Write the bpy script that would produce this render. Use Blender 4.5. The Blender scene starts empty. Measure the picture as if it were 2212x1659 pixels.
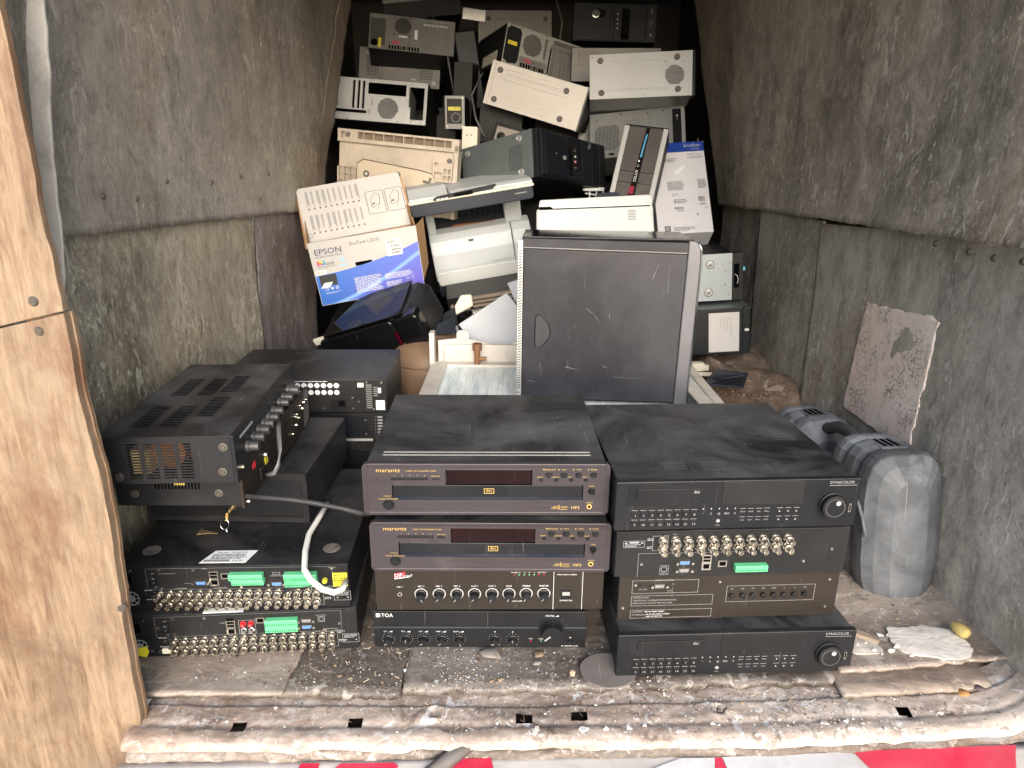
import bpy, bmesh, math, random
from math import radians as R, sin, cos, pi
from mathutils import Vector, Matrix, Euler, noise
random.seed(7)
sc = bpy.context.scene
C = sc.collection
# ------------------------------------------------------------ camera, sky, sun, exposure
cd = bpy.data.cameras.new('camera'); cam = bpy.data.objects.new('camera', cd); C.objects.link(cam); sc.camera = cam
cam.location = (0, 0, .927)
CR, CU = R(.617), R(18.02)
fw = Vector((0, cos(CU), -sin(CU))); up0 = Vector((0, sin(CU), cos(CU))); rt0 = Vector((1, 0, 0))
rt = rt0*cos(CR)+up0*sin(CR); up = -rt0*sin(CR)+up0*cos(CR)
cam.rotation_euler = Matrix((rt, up, -fw)).transposed().to_euler()
cd.sensor_width = 36; cd.lens = 36*1500/2212; cd.clip_start = .02; cd.clip_end = 400
W = bpy.data.worlds.new('World'); sc.world = W; W.use_nodes = True
wn = W.node_tree.nodes; bg = wn['Background']; sky = wn.new('ShaderNodeTexSky'); sky.sky_type = 'NISHITA'; sky.sun_disc = False
SUN_EL, SUN_AZ = R(22), R(172)          # azimuth clockwise from +Y: behind the camera, to its right
sky.sun_elevation = SUN_EL; sky.sun_rotation = SUN_AZ; sky.air_density = 1.0; sky.dust_density = 2.0
W.node_tree.links.new(sky.outputs[0], bg.inputs[0]); bg.inputs[1].default_value = .15
sd = bpy.data.lights.new('sun', 'SUN'); sd.energy = 1.7; sd.angle = R(50); sd.color = (1, .99, .975)
so = bpy.data.objects.new('sun', sd); C.objects.link(so)
sdir = Vector((sin(SUN_AZ)*cos(SUN_EL), cos(SUN_AZ)*cos(SUN_EL), sin(SUN_EL)))
so.rotation_euler = sdir.to_track_quat('Z', 'Y').to_euler()
sc.view_settings.view_transform = 'Standard'; sc.view_settings.look = 'None'; sc.view_settings.gamma = 1
sc.view_settings.exposure = 1.35

# ------------------------------------------------------------ geometry helpers
FC = bpy.data.curves.new('f', 'FONT'); FC.resolution_u = 2
FO = bpy.data.objects.new('f', FC); TXT = {}
def glyphs(s):
    if s not in TXT:
        FC.body = s; FC.size = 1; FC.align_x = 'LEFT'
        me = FO.to_mesh(); TXT[s] = ([tuple(v.co[:2]) for v in me.vertices], [tuple(p.vertices) for p in me.polygons]); FO.to_mesh_clear()
    return TXT[s]
class G:
    def __init__(s): s.v = []; s.f = []; s.m = []
    def add(s, vs, fs, m=0):
        b = len(s.v); s.v += [tuple(v) for v in vs]
        for f in fs: s.f.append([b+i for i in f]); s.m.append(m)
        return s
    def box(s, x0, x1, y0, y1, z0, z1, m=0):
        return s.add([(x, y, z) for x in (x0, x1) for y in (y0, y1) for z in (z0, z1)],
                     [(0, 1, 3, 2), (4, 6, 7, 5), (0, 4, 5, 1), (2, 3, 7, 6), (0, 2, 6, 4), (1, 5, 7, 3)], m)
    def prism(s, pts, a, b, m=0, ax='y'):
        n = len(pts)
        def P(p, t): return (p[0], t, p[1]) if ax == 'y' else ((p[0], p[1], t) if ax == 'z' else (t, p[0], p[1]))
        vs = [P(p, a) for p in pts]+[P(p, b) for p in pts]
        return s.add(vs, [list(range(n)), list(range(2*n-1, n-1, -1))]+[(i, (i+1) % n, n+(i+1) % n, n+i) for i in range(n)], m)
    def cyl(s, cx, cz, y0, y1, r0, r1=None, n=14, m=0, ax='y', cap=True):
        r1 = r0 if r1 is None else r1
        def P(u, w, t): return (cx+u, t, cz+w) if ax == 'y' else ((cx+u, cz+w, t) if ax == 'z' else (t, cx+u, cz+w))
        A = [2*pi*i/n for i in range(n)]
        vs = [P(r0*cos(a), r0*sin(a), y0) for a in A]+[P(r1*cos(a), r1*sin(a), y1) for a in A]
        fs = [(i, (i+1) % n, n+(i+1) % n, n+i) for i in range(n)]
        if cap: fs += [list(range(n)), list(range(2*n-1, n-1, -1))]
        return s.add(vs, fs, m)
    def disc(s, cx, cz, y, r, n=6, m=0, ph=0):
        return s.add([(cx+r*cos(2*pi*i/n+ph), y, cz+r*sin(2*pi*i/n+ph)) for i in range(n)], [list(range(n))], m)
    def quad(s, x0, x1, z0, z1, y, m=0): return s.add([(x0, y, z0), (x1, y, z0), (x1, y, z1), (x0, y, z1)], [(0, 1, 2, 3)], m)
    def ring(s, cx, cz, y, r0, r1, n=18, m=0, a0=0, a1=2*pi):
        k = n+1; vs = []
        for i in range(k):
            a = a0+(a1-a0)*i/n; vs += [(cx+r0*cos(a), y, cz+r0*sin(a)), (cx+r1*cos(a), y, cz+r1*sin(a))]
        return s.add(vs, [(2*i, 2*i+1, 2*i+3, 2*i+2) for i in range(n)], m)
    def frame(s, x0, x1, z0, z1, y, t, m=0):
        s.quad(x0, x1, z0, z0+t, y, m); s.quad(x0, x1, z1-t, z1, y, m); s.quad(x0, x0+t, z0+t, z1-t, y, m); return s.quad(x1-t, x1, z0+t, z1-t, y, m)
    def plate(s, x0, x1, z0, z1, y0, y1, holes, m=0):
        xs = sorted({x0, x1}|{h[i] for h in holes for i in (0, 1)}); zs = sorted({z0, z1}|{h[i] for h in holes for i in (2, 3)})
        def solid(i, j):
            if i < 0 or j < 0 or i >= len(xs)-1 or j >= len(zs)-1: return False
            cx, cz = (xs[i]+xs[i+1])/2, (zs[j]+zs[j+1])/2
            return not any(h[0] < cx < h[1] and h[2] < cz < h[3] for h in holes)
        for i in range(len(xs)-1):
            for j in range(len(zs)-1):
                if not solid(i, j): continue
                a, b, c, d = xs[i], xs[i+1], zs[j], zs[j+1]
                for y in (y0, y1): s.add([(a, y, c), (b, y, c), (b, y, d), (a, y, d)], [(0, 1, 2, 3)], m)
                for di, dj, q in ((-1, 0, ((a, c), (a, d))), (1, 0, ((b, c), (b, d))), (0, -1, ((a, c), (b, c))), (0, 1, ((a, d), (b, d)))):
                    if not solid(i+di, j+dj):
                        (p, r), (u, w) = q; s.add([(p, y0, r), (u, y0, w), (u, y1, w), (p, y1, r)], [(0, 1, 2, 3)], m)
        return s
    def tube(s, pts, r, n=8, m=0, closed=False):
        P = [Vector(p) for p in pts]; N = len(P); vs = []; ref = Vector((.13, .31, .94))
        for i, p in enumerate(P):
            t = (P[(i+1) % N if closed else min(i+1, N-1)]-P[(i-1) % N if closed else max(i-1, 0)]).normalized()
            a = t.cross(ref).normalized(); b = t.cross(a); rr = r[i] if isinstance(r, (list, tuple)) else r
            vs += [p+a*rr*cos(2*pi*k/n)+b*rr*sin(2*pi*k/n) for k in range(n)]
        fs = [(i*n+k, i*n+(k+1) % n, ((i+1) % N)*n+(k+1) % n, ((i+1) % N)*n+k) for i in range(N if closed else N-1) for k in range(n)]
        if not closed: fs += [list(range(n)), list(range((N-1)*n, N*n))]
        return s.add(vs, fs, m)
    def text(s, t, x, z, size, y=-.0006, m=0, sx=1, rot=0, al='l', top=None):
        vs, fs = glyphs(t)
        if not vs: return s
        w = max(v[0] for v in vs)*size*sx; ox = -w/2 if al == 'c' else (-w if al == 'r' else 0); c, sn = cos(rot), sin(rot)
        out = []
        for a, b in vs:
            u, q = a*size*sx+ox, b*size
            X, Z = x+u*c-q*sn, z+u*sn+q*c
            out.append((X, y, Z) if top is None else (X, Z, top))
        return s.add(out, fs, m)
    def micro(s, x, z, w, h, rows, y=-.0006, m=0, fill=.9, top=None, rnd=random):
        p = h/rows
        for r in range(rows):
            zz = z+h-(r+.75)*p; e = x+w*(rnd.uniform(.55, 1) if r == rows-1 else rnd.uniform(.85, 1)); u = x
            while u < e:
                l = min(rnd.uniform(.6, 2.4)*p, e-u)
                if top is None: s.quad(u, u+l, zz, zz+p*.5, y, m)
                else: s.add([(u, zz, top), (u+l, zz, top), (u+l, zz+p*.5, top), (u, zz+p*.5, top)], [(0, 1, 2, 3)], m)
                u += l+p*.35
        return s
    def dots(s, x0, x1, z0, z1, p, r, y=-.0005, m=0, circ=None, n=6):
        r *= 1.13
        j = 0; z = z0
        while z <= z1+1e-9:
            x = x0+(p/2 if j % 2 and circ != 'grid' else 0)
            while x <= x1+1e-9:
                if circ in (None, 'grid') or ((x-(x0+x1)/2)/((x1-x0)/2))**2+((z-(z0+z1)/2)/((z1-z0)/2))**2 <= 1: s.disc(x, z, y, r, n, m)
                x += p
            z += p*(.87 if circ != 'grid' else 1); j += 1
        return s
    def mesh(s, name, mats, smooth=False):
        me = bpy.data.meshes.new(name); me.from_pydata(s.v, [], s.f)
        mats = mats if isinstance(mats, (list, tuple)) else [mats]
        for q in mats: me.materials.append(q)
        me.polygons.foreach_set('material_index', s.m)
        bm = bmesh.new(); bm.from_mesh(me); bmesh.ops.recalc_face_normals(bm, faces=bm.faces); bm.to_mesh(me); bm.free()
        if smooth: me.polygons.foreach_set('use_smooth', [True]*len(me.polygons))
        me.update(); return me
    def obj(s, name, mats, parent=None, bevel=0, smooth=False, label=None, kind=None, seg=2):
        o = bpy.data.objects.new(name, s.mesh(name, mats, smooth)); C.objects.link(o)
        if parent: o.parent = parent
        if bevel:
            b = o.modifiers.new('bevel', 'BEVEL'); b.width = bevel; b.segments = seg; b.limit_method = 'ANGLE'; b.angle_limit = R(40)
            if hasattr(b, 'harden_normals'): b.harden_normals = False
        if label: o['label'] = label
        if kind: o['kind'] = kind
        return o
def put(me, name, parent, loc, rot=None, scale=None):
    o = bpy.data.objects.new(name, me); C.objects.link(o); o.parent = parent; o.location = loc
    if rot: o.rotation_euler = rot
    if scale: o.scale = scale
    return o
def tag(o, label, cat, group=None, kind=None):
    o['label'] = label; o['category'] = cat
    if group: o['group'] = group
    if kind: o['kind'] = kind
    return o
def thing(name, pose, label, cat, group=None):
    o = bpy.data.objects.new(name, None); C.objects.link(o); o.empty_display_size = .02
    o.location = pose[0]; o.rotation_euler = [R(a) for a in pose[1]]
    return tag(o, label, cat, group)
def rr(x0, x1, z0, z1, r, n=4):
    P = []
    for cx, cz, a in ((x1-r, z1-r, 0), (x0+r, z1-r, 90), (x0+r, z0+r, 180), (x1-r, z0+r, 270)):
        P += [(cx+r*cos(R(a+90*i/n)), cz+r*sin(R(a+90*i/n))) for i in range(n+1)]
    return P

# ------------------------------------------------------------ materials
class NT:
    def __init__(s, name):
        s.mat = bpy.data.materials.new(name); s.mat.use_nodes = True; s.t = s.mat.node_tree; s.b = s.t.nodes['Principled BSDF']
        tc = s.n('ShaderNodeTexCoord'); oi = s.n('ShaderNodeObjectInfo')
        k = s.math('MULTIPLY', oi.outputs['Random'], 37.0)
        s.co = s.vec('ADD', tc.outputs['Object'], s.comb(k, k, k))
        s.raw = tc.outputs['Object']
    def n(s, t, **k):
        q = s.t.nodes.new(t)
        for a, v in k.items(): setattr(q, a, v)
        return q
    def i(s, q, key, v):
        if isinstance(v, bpy.types.NodeSocket): s.t.links.new(v, q.inputs[key])
        else: q.inputs[key].default_value = v
    def math(s, op, a, b=0, clamp=False):
        q = s.n('ShaderNodeMath', operation=op); q.use_clamp = clamp; s.i(q, 0, a); s.i(q, 1, b); return q.outputs[0]
    def vec(s, op, a, b):
        q = s.n('ShaderNodeVectorMath', operation=op); s.i(q, 0, a); s.i(q, 1, b); return q.outputs[0]
    def comb(s, x, y, z):
        q = s.n('ShaderNodeCombineXYZ'); s.i(q, 0, x); s.i(q, 1, y); s.i(q, 2, z); return q.outputs[0]
    def map(s, scale, rot=(0, 0, 0), co=None):
        q = s.n('ShaderNodeMapping'); s.i(q, 'Vector', co or s.co); q.inputs['Scale'].default_value = scale; q.inputs['Rotation'].default_value = rot; return q.outputs[0]
    def noise(s, scale, det=6, rough=.6, co=None, dist=0):
        q = s.n('ShaderNodeTexNoise'); s.i(q, 'Vector', co or s.co); q.inputs['Scale'].default_value = scale; q.inputs['Detail'].default_value = det
        q.inputs['Roughness'].default_value = rough; q.inputs['Distortion'].default_value = dist; return q.outputs[0]
    def ramp(s, v, a, b):
        q = s.n('ShaderNodeMapRange'); s.i(q, 'Value', v); q.inputs[1].default_value = a; q.inputs[2].default_value = b; return q.outputs[0]
    def mix(s, f, a, b, mode='MIX'):
        q = s.n('ShaderNodeMix', data_type='RGBA', blend_type=mode); s.i(q, 0, f)
        s.i(q, 6, a if isinstance(a, bpy.types.NodeSocket) else (*a, 1)); s.i(q, 7, b if isinstance(b, bpy.types.NodeSocket) else (*b, 1)); return q.outputs[2]
    def lines(s, rot, along, across, thr, w=.02):
        m = s.map((across, along, along*1.3), rot)
        return s.ramp(s.noise(1, 2, .5, m, .6), thr, thr+w)
    def out(s, col, rough, metal=0, bump=None, bs=.1, dist=.002):
        s.i(s.b, 'Base Color', col if isinstance(col, bpy.types.NodeSocket) else (*col, 1)); s.i(s.b, 'Roughness', rough); s.i(s.b, 'Metallic', metal)
        if bump is not None:
            q = s.n('ShaderNodeBump'); s.i(q, 'Height', bump); q.inputs['Strength'].default_value = bs; q.inputs['Distance'].default_value = dist; s.t.links.new(q.outputs[0], s.b.inputs['Normal'])
        return s.mat
def mat(name, c, r=.5, m=0, dust=0, dc=(.28, .26, .24), var=.12, scr=0, bump=.12, sc=1, fine=900, sdc=None, grime=0, streak=.12):
    t = NT(name)
    v = t.noise(5*sc, 6, .65)
    col = t.mix(t.ramp(v, .35, .65), tuple(x*(1-var) for x in c), tuple(min(1, x*(1+var)) for x in c))
    rough = r
    if dust:
        d = t.math('MULTIPLY', t.ramp(t.noise(4*sc, 9, .68, dist=.5), .42, .72), dust)
        d = t.math('ADD', d, t.math('MULTIPLY', t.ramp(t.noise(260*sc, 3, .7), .6, .75), dust*.55))
        d = t.math('ADD', d, t.math('MULTIPLY', t.lines((.3, .2, .9), 5, 40, .55, .25), dust*streak), True)
        sn = t.n('ShaderNodeSeparateXYZ'); t.i(sn, 0, t.n('ShaderNodeNewGeometry').outputs['Normal'])
        d = t.math('MULTIPLY', d, t.math('ADD', .3, t.math('MULTIPLY', t.math('MAXIMUM', sn.outputs[2], 0), .7)))
        col = t.mix(d, col, dc); rough = t.math('ADD', t.math('MULTIPLY', d, .35), r, True)
    if scr:
        s1 = t.lines((.5, .9, .4), 7, 420, .745); s2 = t.lines((1.1, .3, -.7), 9, 380, .75); s3 = t.lines((.2, -.6, 1.9), 5, 300, .745)
        sm = t.math('MULTIPLY', t.math('ADD', t.math('ADD', s1, s2), s3, True), scr, True)
        col = t.mix(sm, col, sdc or tuple(min(.7, x*2+.22) for x in c))
    if grime: col = t.mix(t.math('MULTIPLY', t.ramp(t.noise(9*sc, 10, .72), .5, .75), grime), col, (.09, .065, .045))
    if max(c) < .05: t.b.inputs['Specular IOR Level'].default_value = .28
    return t.out(col, rough, m, t.noise(fine, 2, .6), bump, .0006)
def flat(name, c, r=.5, m=0):
    t = NT(name); return t.out(t.mix(t.noise(60, 4, .6), tuple(x*.85 for x in c), tuple(min(1, x*1.15) for x in c)), r, m)
BLK = mat('black powder coated steel', (.009, .009, .011), .45, 0, .36, (.15, .145, .145), scr=.5)
BLKD = mat('dusty black steel', (.012, .012, .014), .42, 0, .6, (.17, .168, .172), scr=.7)
BLK2 = mat('dark case steel', (.008, .008, .009), .5, 0, .25, (.12, .115, .11), scr=.35)
TOWER = mat('satin dark side panel', (.018, .018, .024), .34, 0, .9, (.11, .11, .125), scr=.22, sc=.7, streak=.1)
PLA = mat('black plastic', (.008, .0085, .01), .38, 0, .18, (.15, .15, .15), scr=.3)
GLO = mat('glossy black plastic', (.004, .0042, .005), .07, 0, .08, (.2, .2, .2), scr=.25, bump=.02)
NAVY = mat('navy grey plastic', (.018, .023, .035), .4, 0, .25, (.2, .2, .2))
BZL = mat('black bezel plastic', (.006, .008, .012), .33, 0, .12, (.15, .15, .16), scr=.4)
STEEL = mat('zinc plated steel', (.42, .43, .43), .42, .55, .2, (.3, .29, .27), scr=.25)
STDK = mat('dull grey steel', (.19, .19, .185), .5, .3, .3, (.2, .18, .16), scr=.2)
TEAL = mat('blue grey steel', (.13, .155, .16), .45, .3, .2, (.25, .25, .24), scr=.6)
WHT = mat('warm white painted steel', (.58, .55, .51), .4, .1, .1, (.5, .44, .36), var=.04, scr=.15)
LGR = mat('light grey painted steel', (.42, .43, .43), .42, .1, .12, (.4, .38, .34), var=.05, scr=.15)
WPL = mat('white plastic', (.56, .58, .58), .38, 0, .08, (.5, .47, .42), var=.03, bump=.06)
WPG = mat('pale grey plastic', (.54, .58, .6), .4, 0, .1, (.4, .38, .33), var=.04)
BEI = mat('yellowed beige plastic', (.44, .385, .32), .45, 0, .1, (.4, .3, .2), var=.12, grime=.45)
CRM = mat('cream plastic', (.6, .58, .48), .45, 0, .2, (.35, .3, .22))
LAV = mat('grey printer cover plastic', (.36, .38, .42), .5, 0, .15, (.3, .3, .3), var=.04)
CARD = mat('brown cardboard', (.42, .25, .12), .8, 0, .1, var=.12)
PAP = mat('white coated card', (.5, .49, .48), .55, 0, .12, (.5, .47, .43), var=.04, bump=.05)
PAPE = mat('white printed label', (.72, .74, .75), .6, 0, .08, (.5, .48, .45), var=.04)
DARK = flat('dark opening', (.003, .003, .003), .9); DARK.node_tree.nodes['Principled BSDF'].inputs['Specular IOR Level'].default_value = .03
INKW = flat('white print', (.62, .62, .62), .5)
INKG = flat('grey print', (.28, .28, .28), .5)
INKK = flat('black print', (.03, .03, .035), .5)
INKD = flat('dark grey ink', (.09, .09, .1), .5)
GOLD = flat('gold print', (.62, .42, .14), .35, .4)
NICK = mat('nickel plate', (.5, .46, .4), .25, .95, .15, (.2, .16, .12), var=.15, bump=.02)
CHR = mat('chrome', (.75, .75, .76), .15, 1, .05, bump=.02)
GRN = flat('green terminal plastic', (.12, .52, .24), .45)
BLU = flat('blue connector plastic', (.05, .17, .55), .4)
REDP = flat('red plastic', (.55, .02, .03), .4)
YEL = flat('yellow sticker', (.8, .68, .03), .5)
YELD = flat('dull yellow sticker', (.62, .54, .04), .5)
RUB = mat('rubber foot', (.12, .11, .1), .8, 0, .2)
RUBK = mat('black rubber cable', (.02, .02, .022), .42, 0, .3, (.2, .2, .2))
WCAB = mat('white cable sheath', (.75, .74, .7), .4, 0, .1, var=.04)
CCOP = mat('copper winding', (.5, .22, .08), .4, .7, .2)
TRF = mat('transformer paper', (.6, .45, .2), .6)
DISP = mat('smoked display window', (.012, .004, .004), .08, 0, .08, (.12, .06, .05), var=.3, scr=.2, bump=.01)
BROW = mat('brown black fascia', (.02, .0155, .012), .42, 0, .18, (.12, .1, .08), scr=.4)
def fascia():
    t = NT('brushed fascia'); m = t.map((6, 400, 900))
    n = t.noise(1, 4, .7, m); col = t.mix(n, (.02, .015, .017), (.088, .072, .076)); lo = t.noise(3, 3, .5)
    col = t.mix(t.ramp(lo, .4, .65), col, t.mix(.3, col, (.075, .07, .085)))
    d = t.ramp(t.noise(9, 9, .7), .55, .8); col = t.mix(t.math('MULTIPLY', d, .35), col, (.2, .18, .17))
    return t.out(col, .36, .45, n, .12, .0008)
FASC = fascia()
def epson():
    t = NT('printed blue carton'); sp = t.n('ShaderNodeSeparateXYZ'); t.i(sp, 0, t.raw)
    f = t.ramp(sp.outputs[0], .05, .44); g = t.ramp(sp.outputs[2], .02, .16)
    col = t.mix(f, (.03, .13, .5), (.14, .1, .5)); col = t.mix(t.math('MULTIPLY', g, .35), col, (.12, .3, .8))
    z = t.math('SUBTRACT', sp.outputs[2], t.math('MULTIPLY', t.math('POWER', t.math('ABSOLUTE', sp.outputs[0]), 1.5), .62))
    sw = t.math('SUBTRACT', 1, t.math('MULTIPLY', t.math('ABSOLUTE', t.math('SUBTRACT', z, -.012)), 70), True)
    col = t.mix(t.math('MULTIPLY', sw, .6), col, (.35, .65, 1))
    st = t.math('MULTIPLY', t.ramp(t.math('SINE', t.math('MULTIPLY', sp.outputs[0], 900)), .2, 1), .16)
    col = t.mix(st, col, (.5, .55, .85))
    return t.out(col, .35)
EPBL = epson()
def wallmat(name, dark, mid, light, warm, sv=(1, 2.6, 1.7), amt=.5, seed=0, fleck=.9, plane='yz'):
    t = NT(name); S = t.map(sv)
    a = t.noise(2.2, 12, .72, S, .4); b = t.noise(9, 12, .78, S, .8); c = t.noise(45, 8, .75, S); w = t.noise(1.4, 8, .65, t.map((1, 1.7, 1.1)))
    col = t.mix(t.ramp(a, .38, .62), dark, mid)
    col = t.mix(t.math('MULTIPLY', t.ramp(b, .5, .72), amt), col, light)
    col = t.mix(t.math('MULTIPLY', t.ramp(w, .52, .68), .65), col, warm)
    hu = t.noise(.9, 5, .6, t.map((1, 1.6, .8)), .6); col = t.mix(t.math('MULTIPLY', t.ramp(hu, .45, .62), .45), col, tuple(x*.8+.03 for x in light)); col = t.mix(t.math('MULTIPLY', t.ramp(hu, .46, .3), .5), col, tuple(x*.75 for x in dark))
    col = t.mix(t.math('MULTIPLY', t.ramp(b, .5, .34), .55), col, tuple(x*.45 for x in dark))
    col = t.mix(t.math('MULTIPLY', t.ramp(c, .52, .7), .4), col, tuple(x*.5 for x in dark))
    col = t.mix(t.math('MULTIPLY', t.ramp(c, .46, .3), .4), col, light)
    pt = t.math('MULTIPLY', t.ramp(t.noise(5.5, 10, .7, S, 1), .6, .66), t.ramp(t.noise(1.1, 3, .5), .45, .6))
    col = t.mix(t.math('MULTIPLY', pt, .55), col, tuple(min(.7, x*1.25) for x in light))
    lt = tuple(min(.75, x*1.3+.05) for x in light); sy = (1, 2, 1) if plane == 'yz' else (1, 1, 1)
    big = t.ramp(t.noise(1.7, 4, .55), .42, .6)
    for sc_, th, am, cc in ((16, .60, .6, lt), (34, .62, .75, lt), (21, .61, .65, tuple(x*.35 for x in dark)), (60, .63, .6, lt), (48, .62, .6, tuple(x*.3 for x in dark))):
        n = t.noise(sc_, 5, .62, t.map(sy), 1.2); col = t.mix(t.math('MULTIPLY', t.math('MULTIPLY', t.ramp(n, th, th+.025), am*min(1, amt*1.6)), t.math('ADD', .3, t.math('MULTIPLY', big, .7))), col, cc)
    for rot, al, ac, th in ((.35, 14, 120, .715), (-.5, 18, 110, .72), (1.15, 12, 130, .715), (.05, 20, 95, .73), (-1.2, 5, 170, .72), (.9, 4, 160, .725), (.6, 2.5, 150, .735)):
        m = t.map((1.5, ac, al), (rot, 0, 0)) if plane == 'yz' else t.map((ac, al, 1.5), (0, 0, rot+.8))
        col = t.mix(t.math('MULTIPLY', t.ramp(t.noise(1, 2, .5, m, 1.5), th, th+.03), t.math('MULTIPLY', t.math('ADD', .2, t.math('MULTIPLY', big, .8)), fleck*(.8 if plane == 'yz' else .35))), col, lt)
    h = t.math('ADD', t.math('MULTIPLY', b, .6), t.math('MULTIPLY', c, .5))
    return t.out(col, t.math('ADD', t.math('MULTIPLY', b, .3), .36), 0, h, .26, .004)
WUP = wallmat('grimy upper wall sheet', (.12, .105, .087), (.27, .24, .2), (.5, .455, .4), (.28, .21, .14), amt=.45)
WLO = wallmat('paint stained lower wall board', (.12, .1, .07), (.28, .24, .175), (.62, .55, .43), (.29, .19, .1), sv=(1, 4, 1.8), amt=.75)
WLB = wallmat('blue grey stained board', (.12, .1, .09), (.24, .205, .19), (.38, .34, .37), (.24, .17, .12), sv=(1, 5, 1.5), amt=.5)
WRU = wallmat('scuffed dark wall sheet', (.14, .122, .102), (.34, .3, .26), (.58, .52, .45), (.38, .28, .185), amt=.5)
WRL = wallmat('green grey wall board', (.19, .174, .148), (.4, .375, .33), (.6, .56, .5), (.25, .19, .12), sv=(1, 3, 1.4), amt=.5)
FLR = wallmat('dirty floor board', (.12, .095, .078), (.26, .215, .18), (.5, .45, .4), (.12, .08, .05), sv=(1.4, 3, 3), amt=.7, plane='xy')
FLD = wallmat('rotten dark floor board', (.075, .06, .05), (.19, .158, .133), (.34, .31, .28), (.06, .042, .03), sv=(1, 3, 3), amt=.45, plane='xy')
FLP = wallmat('worn plywood floor sheet', (.18, .14, .115), (.32, .26, .215), (.52, .46, .4), (.2, .14, .1), sv=(1, 2.5, 2), amt=.4, plane='xy')
SIL = wallmat('rusty painted sill metal', (.26, .19, .15), (.47, .385, .325), (.72, .66, .6), (.24, .12, .06), sv=(1.2, 2.5, 2), amt=.7, plane='xy')
ARC = wallmat('brown wheel arch metal', (.07, .045, .03), (.2, .135, .095), (.46, .36, .28), (.13, .075, .04), sv=(2, 2, 2), amt=.6, plane='xy')
TANK = mat('brown painted tank', (.17, .105, .066), .5, 0, .3, (.3, .22, .15), scr=.3, grime=.5)
RUST = mat('rusty brass', (.24, .12, .06), .6, .4, .3, (.15, .08, .05))
ROOFL = mat('pale bounce roof', (.5, .48, .44), .7, 0, .3, (.3, .27, .24))  # unseen roof, pale tone chosen to bounce light onto the heap
ROOF = mat('dark roof lining', (.06, .052, .045), .8, 0, .3, (.05, .045, .04))
def woodmat():
    t = NT('worn plywood'); m = t.map((14, 40, 1.6)); g = t.noise(5, 10, .72, m, .8); l = t.noise(2.6, 8, .62, None, .5)
    col = t.mix(t.ramp(g, .36, .66), (.115, .066, .036), (.31, .215, .135)); col = t.mix(t.math('MULTIPLY', t.ramp(l, .45, .7), .7), col, (.29, .22, .155))
    col = t.mix(t.math('MULTIPLY', t.ramp(t.noise(4, 8, .72, t.map((2, 2, 1))), .5, .68), .85), col, (.13, .06, .03))
    col = t.mix(t.math('MULTIPLY', t.ramp(t.noise(2.3, 9, .75, None, 1), .52, .66), .55), col, (.085, .05, .03))
    return t.out(col, .55, 0, t.math('ADD', g, l), .35, .003)
WOOD = woodmat()
def layered(name, c1, c2):
    t = NT(name); w = t.noise(1, 4, .6, t.map((3, 3, 220))); col = t.mix(t.ramp(w, .4, .6), c1, c2); return t.out(col, .8, 0, w, .5, .002)
PLYE = layered('torn plywood edge', (.2, .1, .05), (.5, .33, .2))
def patchmat():
    t = NT('peeling pink paper'); b = t.noise(16, 10, .75, t.map((1, 2, 1))); v = t.n('ShaderNodeTexVoronoi', feature='DISTANCE_TO_EDGE'); t.i(v, 'Vector', t.vec('ADD', t.co, t.comb(t.noise(6, 4, .6), t.noise(7, 4, .6), t.noise(8, 4, .6)))); v.inputs['Scale'].default_value = 17
    col = t.mix(t.ramp(t.noise(4, 6, .6), .4, .65), (.74, .6, .53), (.85, .76, .7)); cr = t.math('MULTIPLY', t.ramp(v.outputs[0], .06, .02), t.ramp(t.noise(7, 4, .6), .45, .55))
    col = t.mix(cr, col, (.14, .11, .09)); col = t.mix(t.math('MULTIPLY', t.ramp(b, .56, .66), .7), col, (.2, .16, .135))
    return t.out(col, .6, 0, b, .4, .002)
PINK = patchmat()
COIL = NT('aluminium fins'); _m = COIL.map((34, 3, 3)); _c = COIL.mix(COIL.ramp(COIL.noise(1, 5, .8, _m), .35, .6), (.42, .54, .58), (.88, .9, .9)); COIL = COIL.out(_c, .4, .1)
TAPEW = mat('white reflective tape', (.74, .73, .72), .4, 0, .2, (.4, .3, .25), scr=.4, grime=.25)
TAPER = mat('red reflective tape', (.7, .03, .08), .35, 0, .25, (.6, .3, .3), scr=.4, grime=.15)
CASEP = mat('dusty grey blow moulded plastic', (.06, .065, .072), .5, 0, 1, (.26, .27, .29), scr=.5, sc=2)
PLAS = mat('white plaster', (.7, .68, .64), .8, 0, .1, (.6, .5, .4), var=.06)

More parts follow.
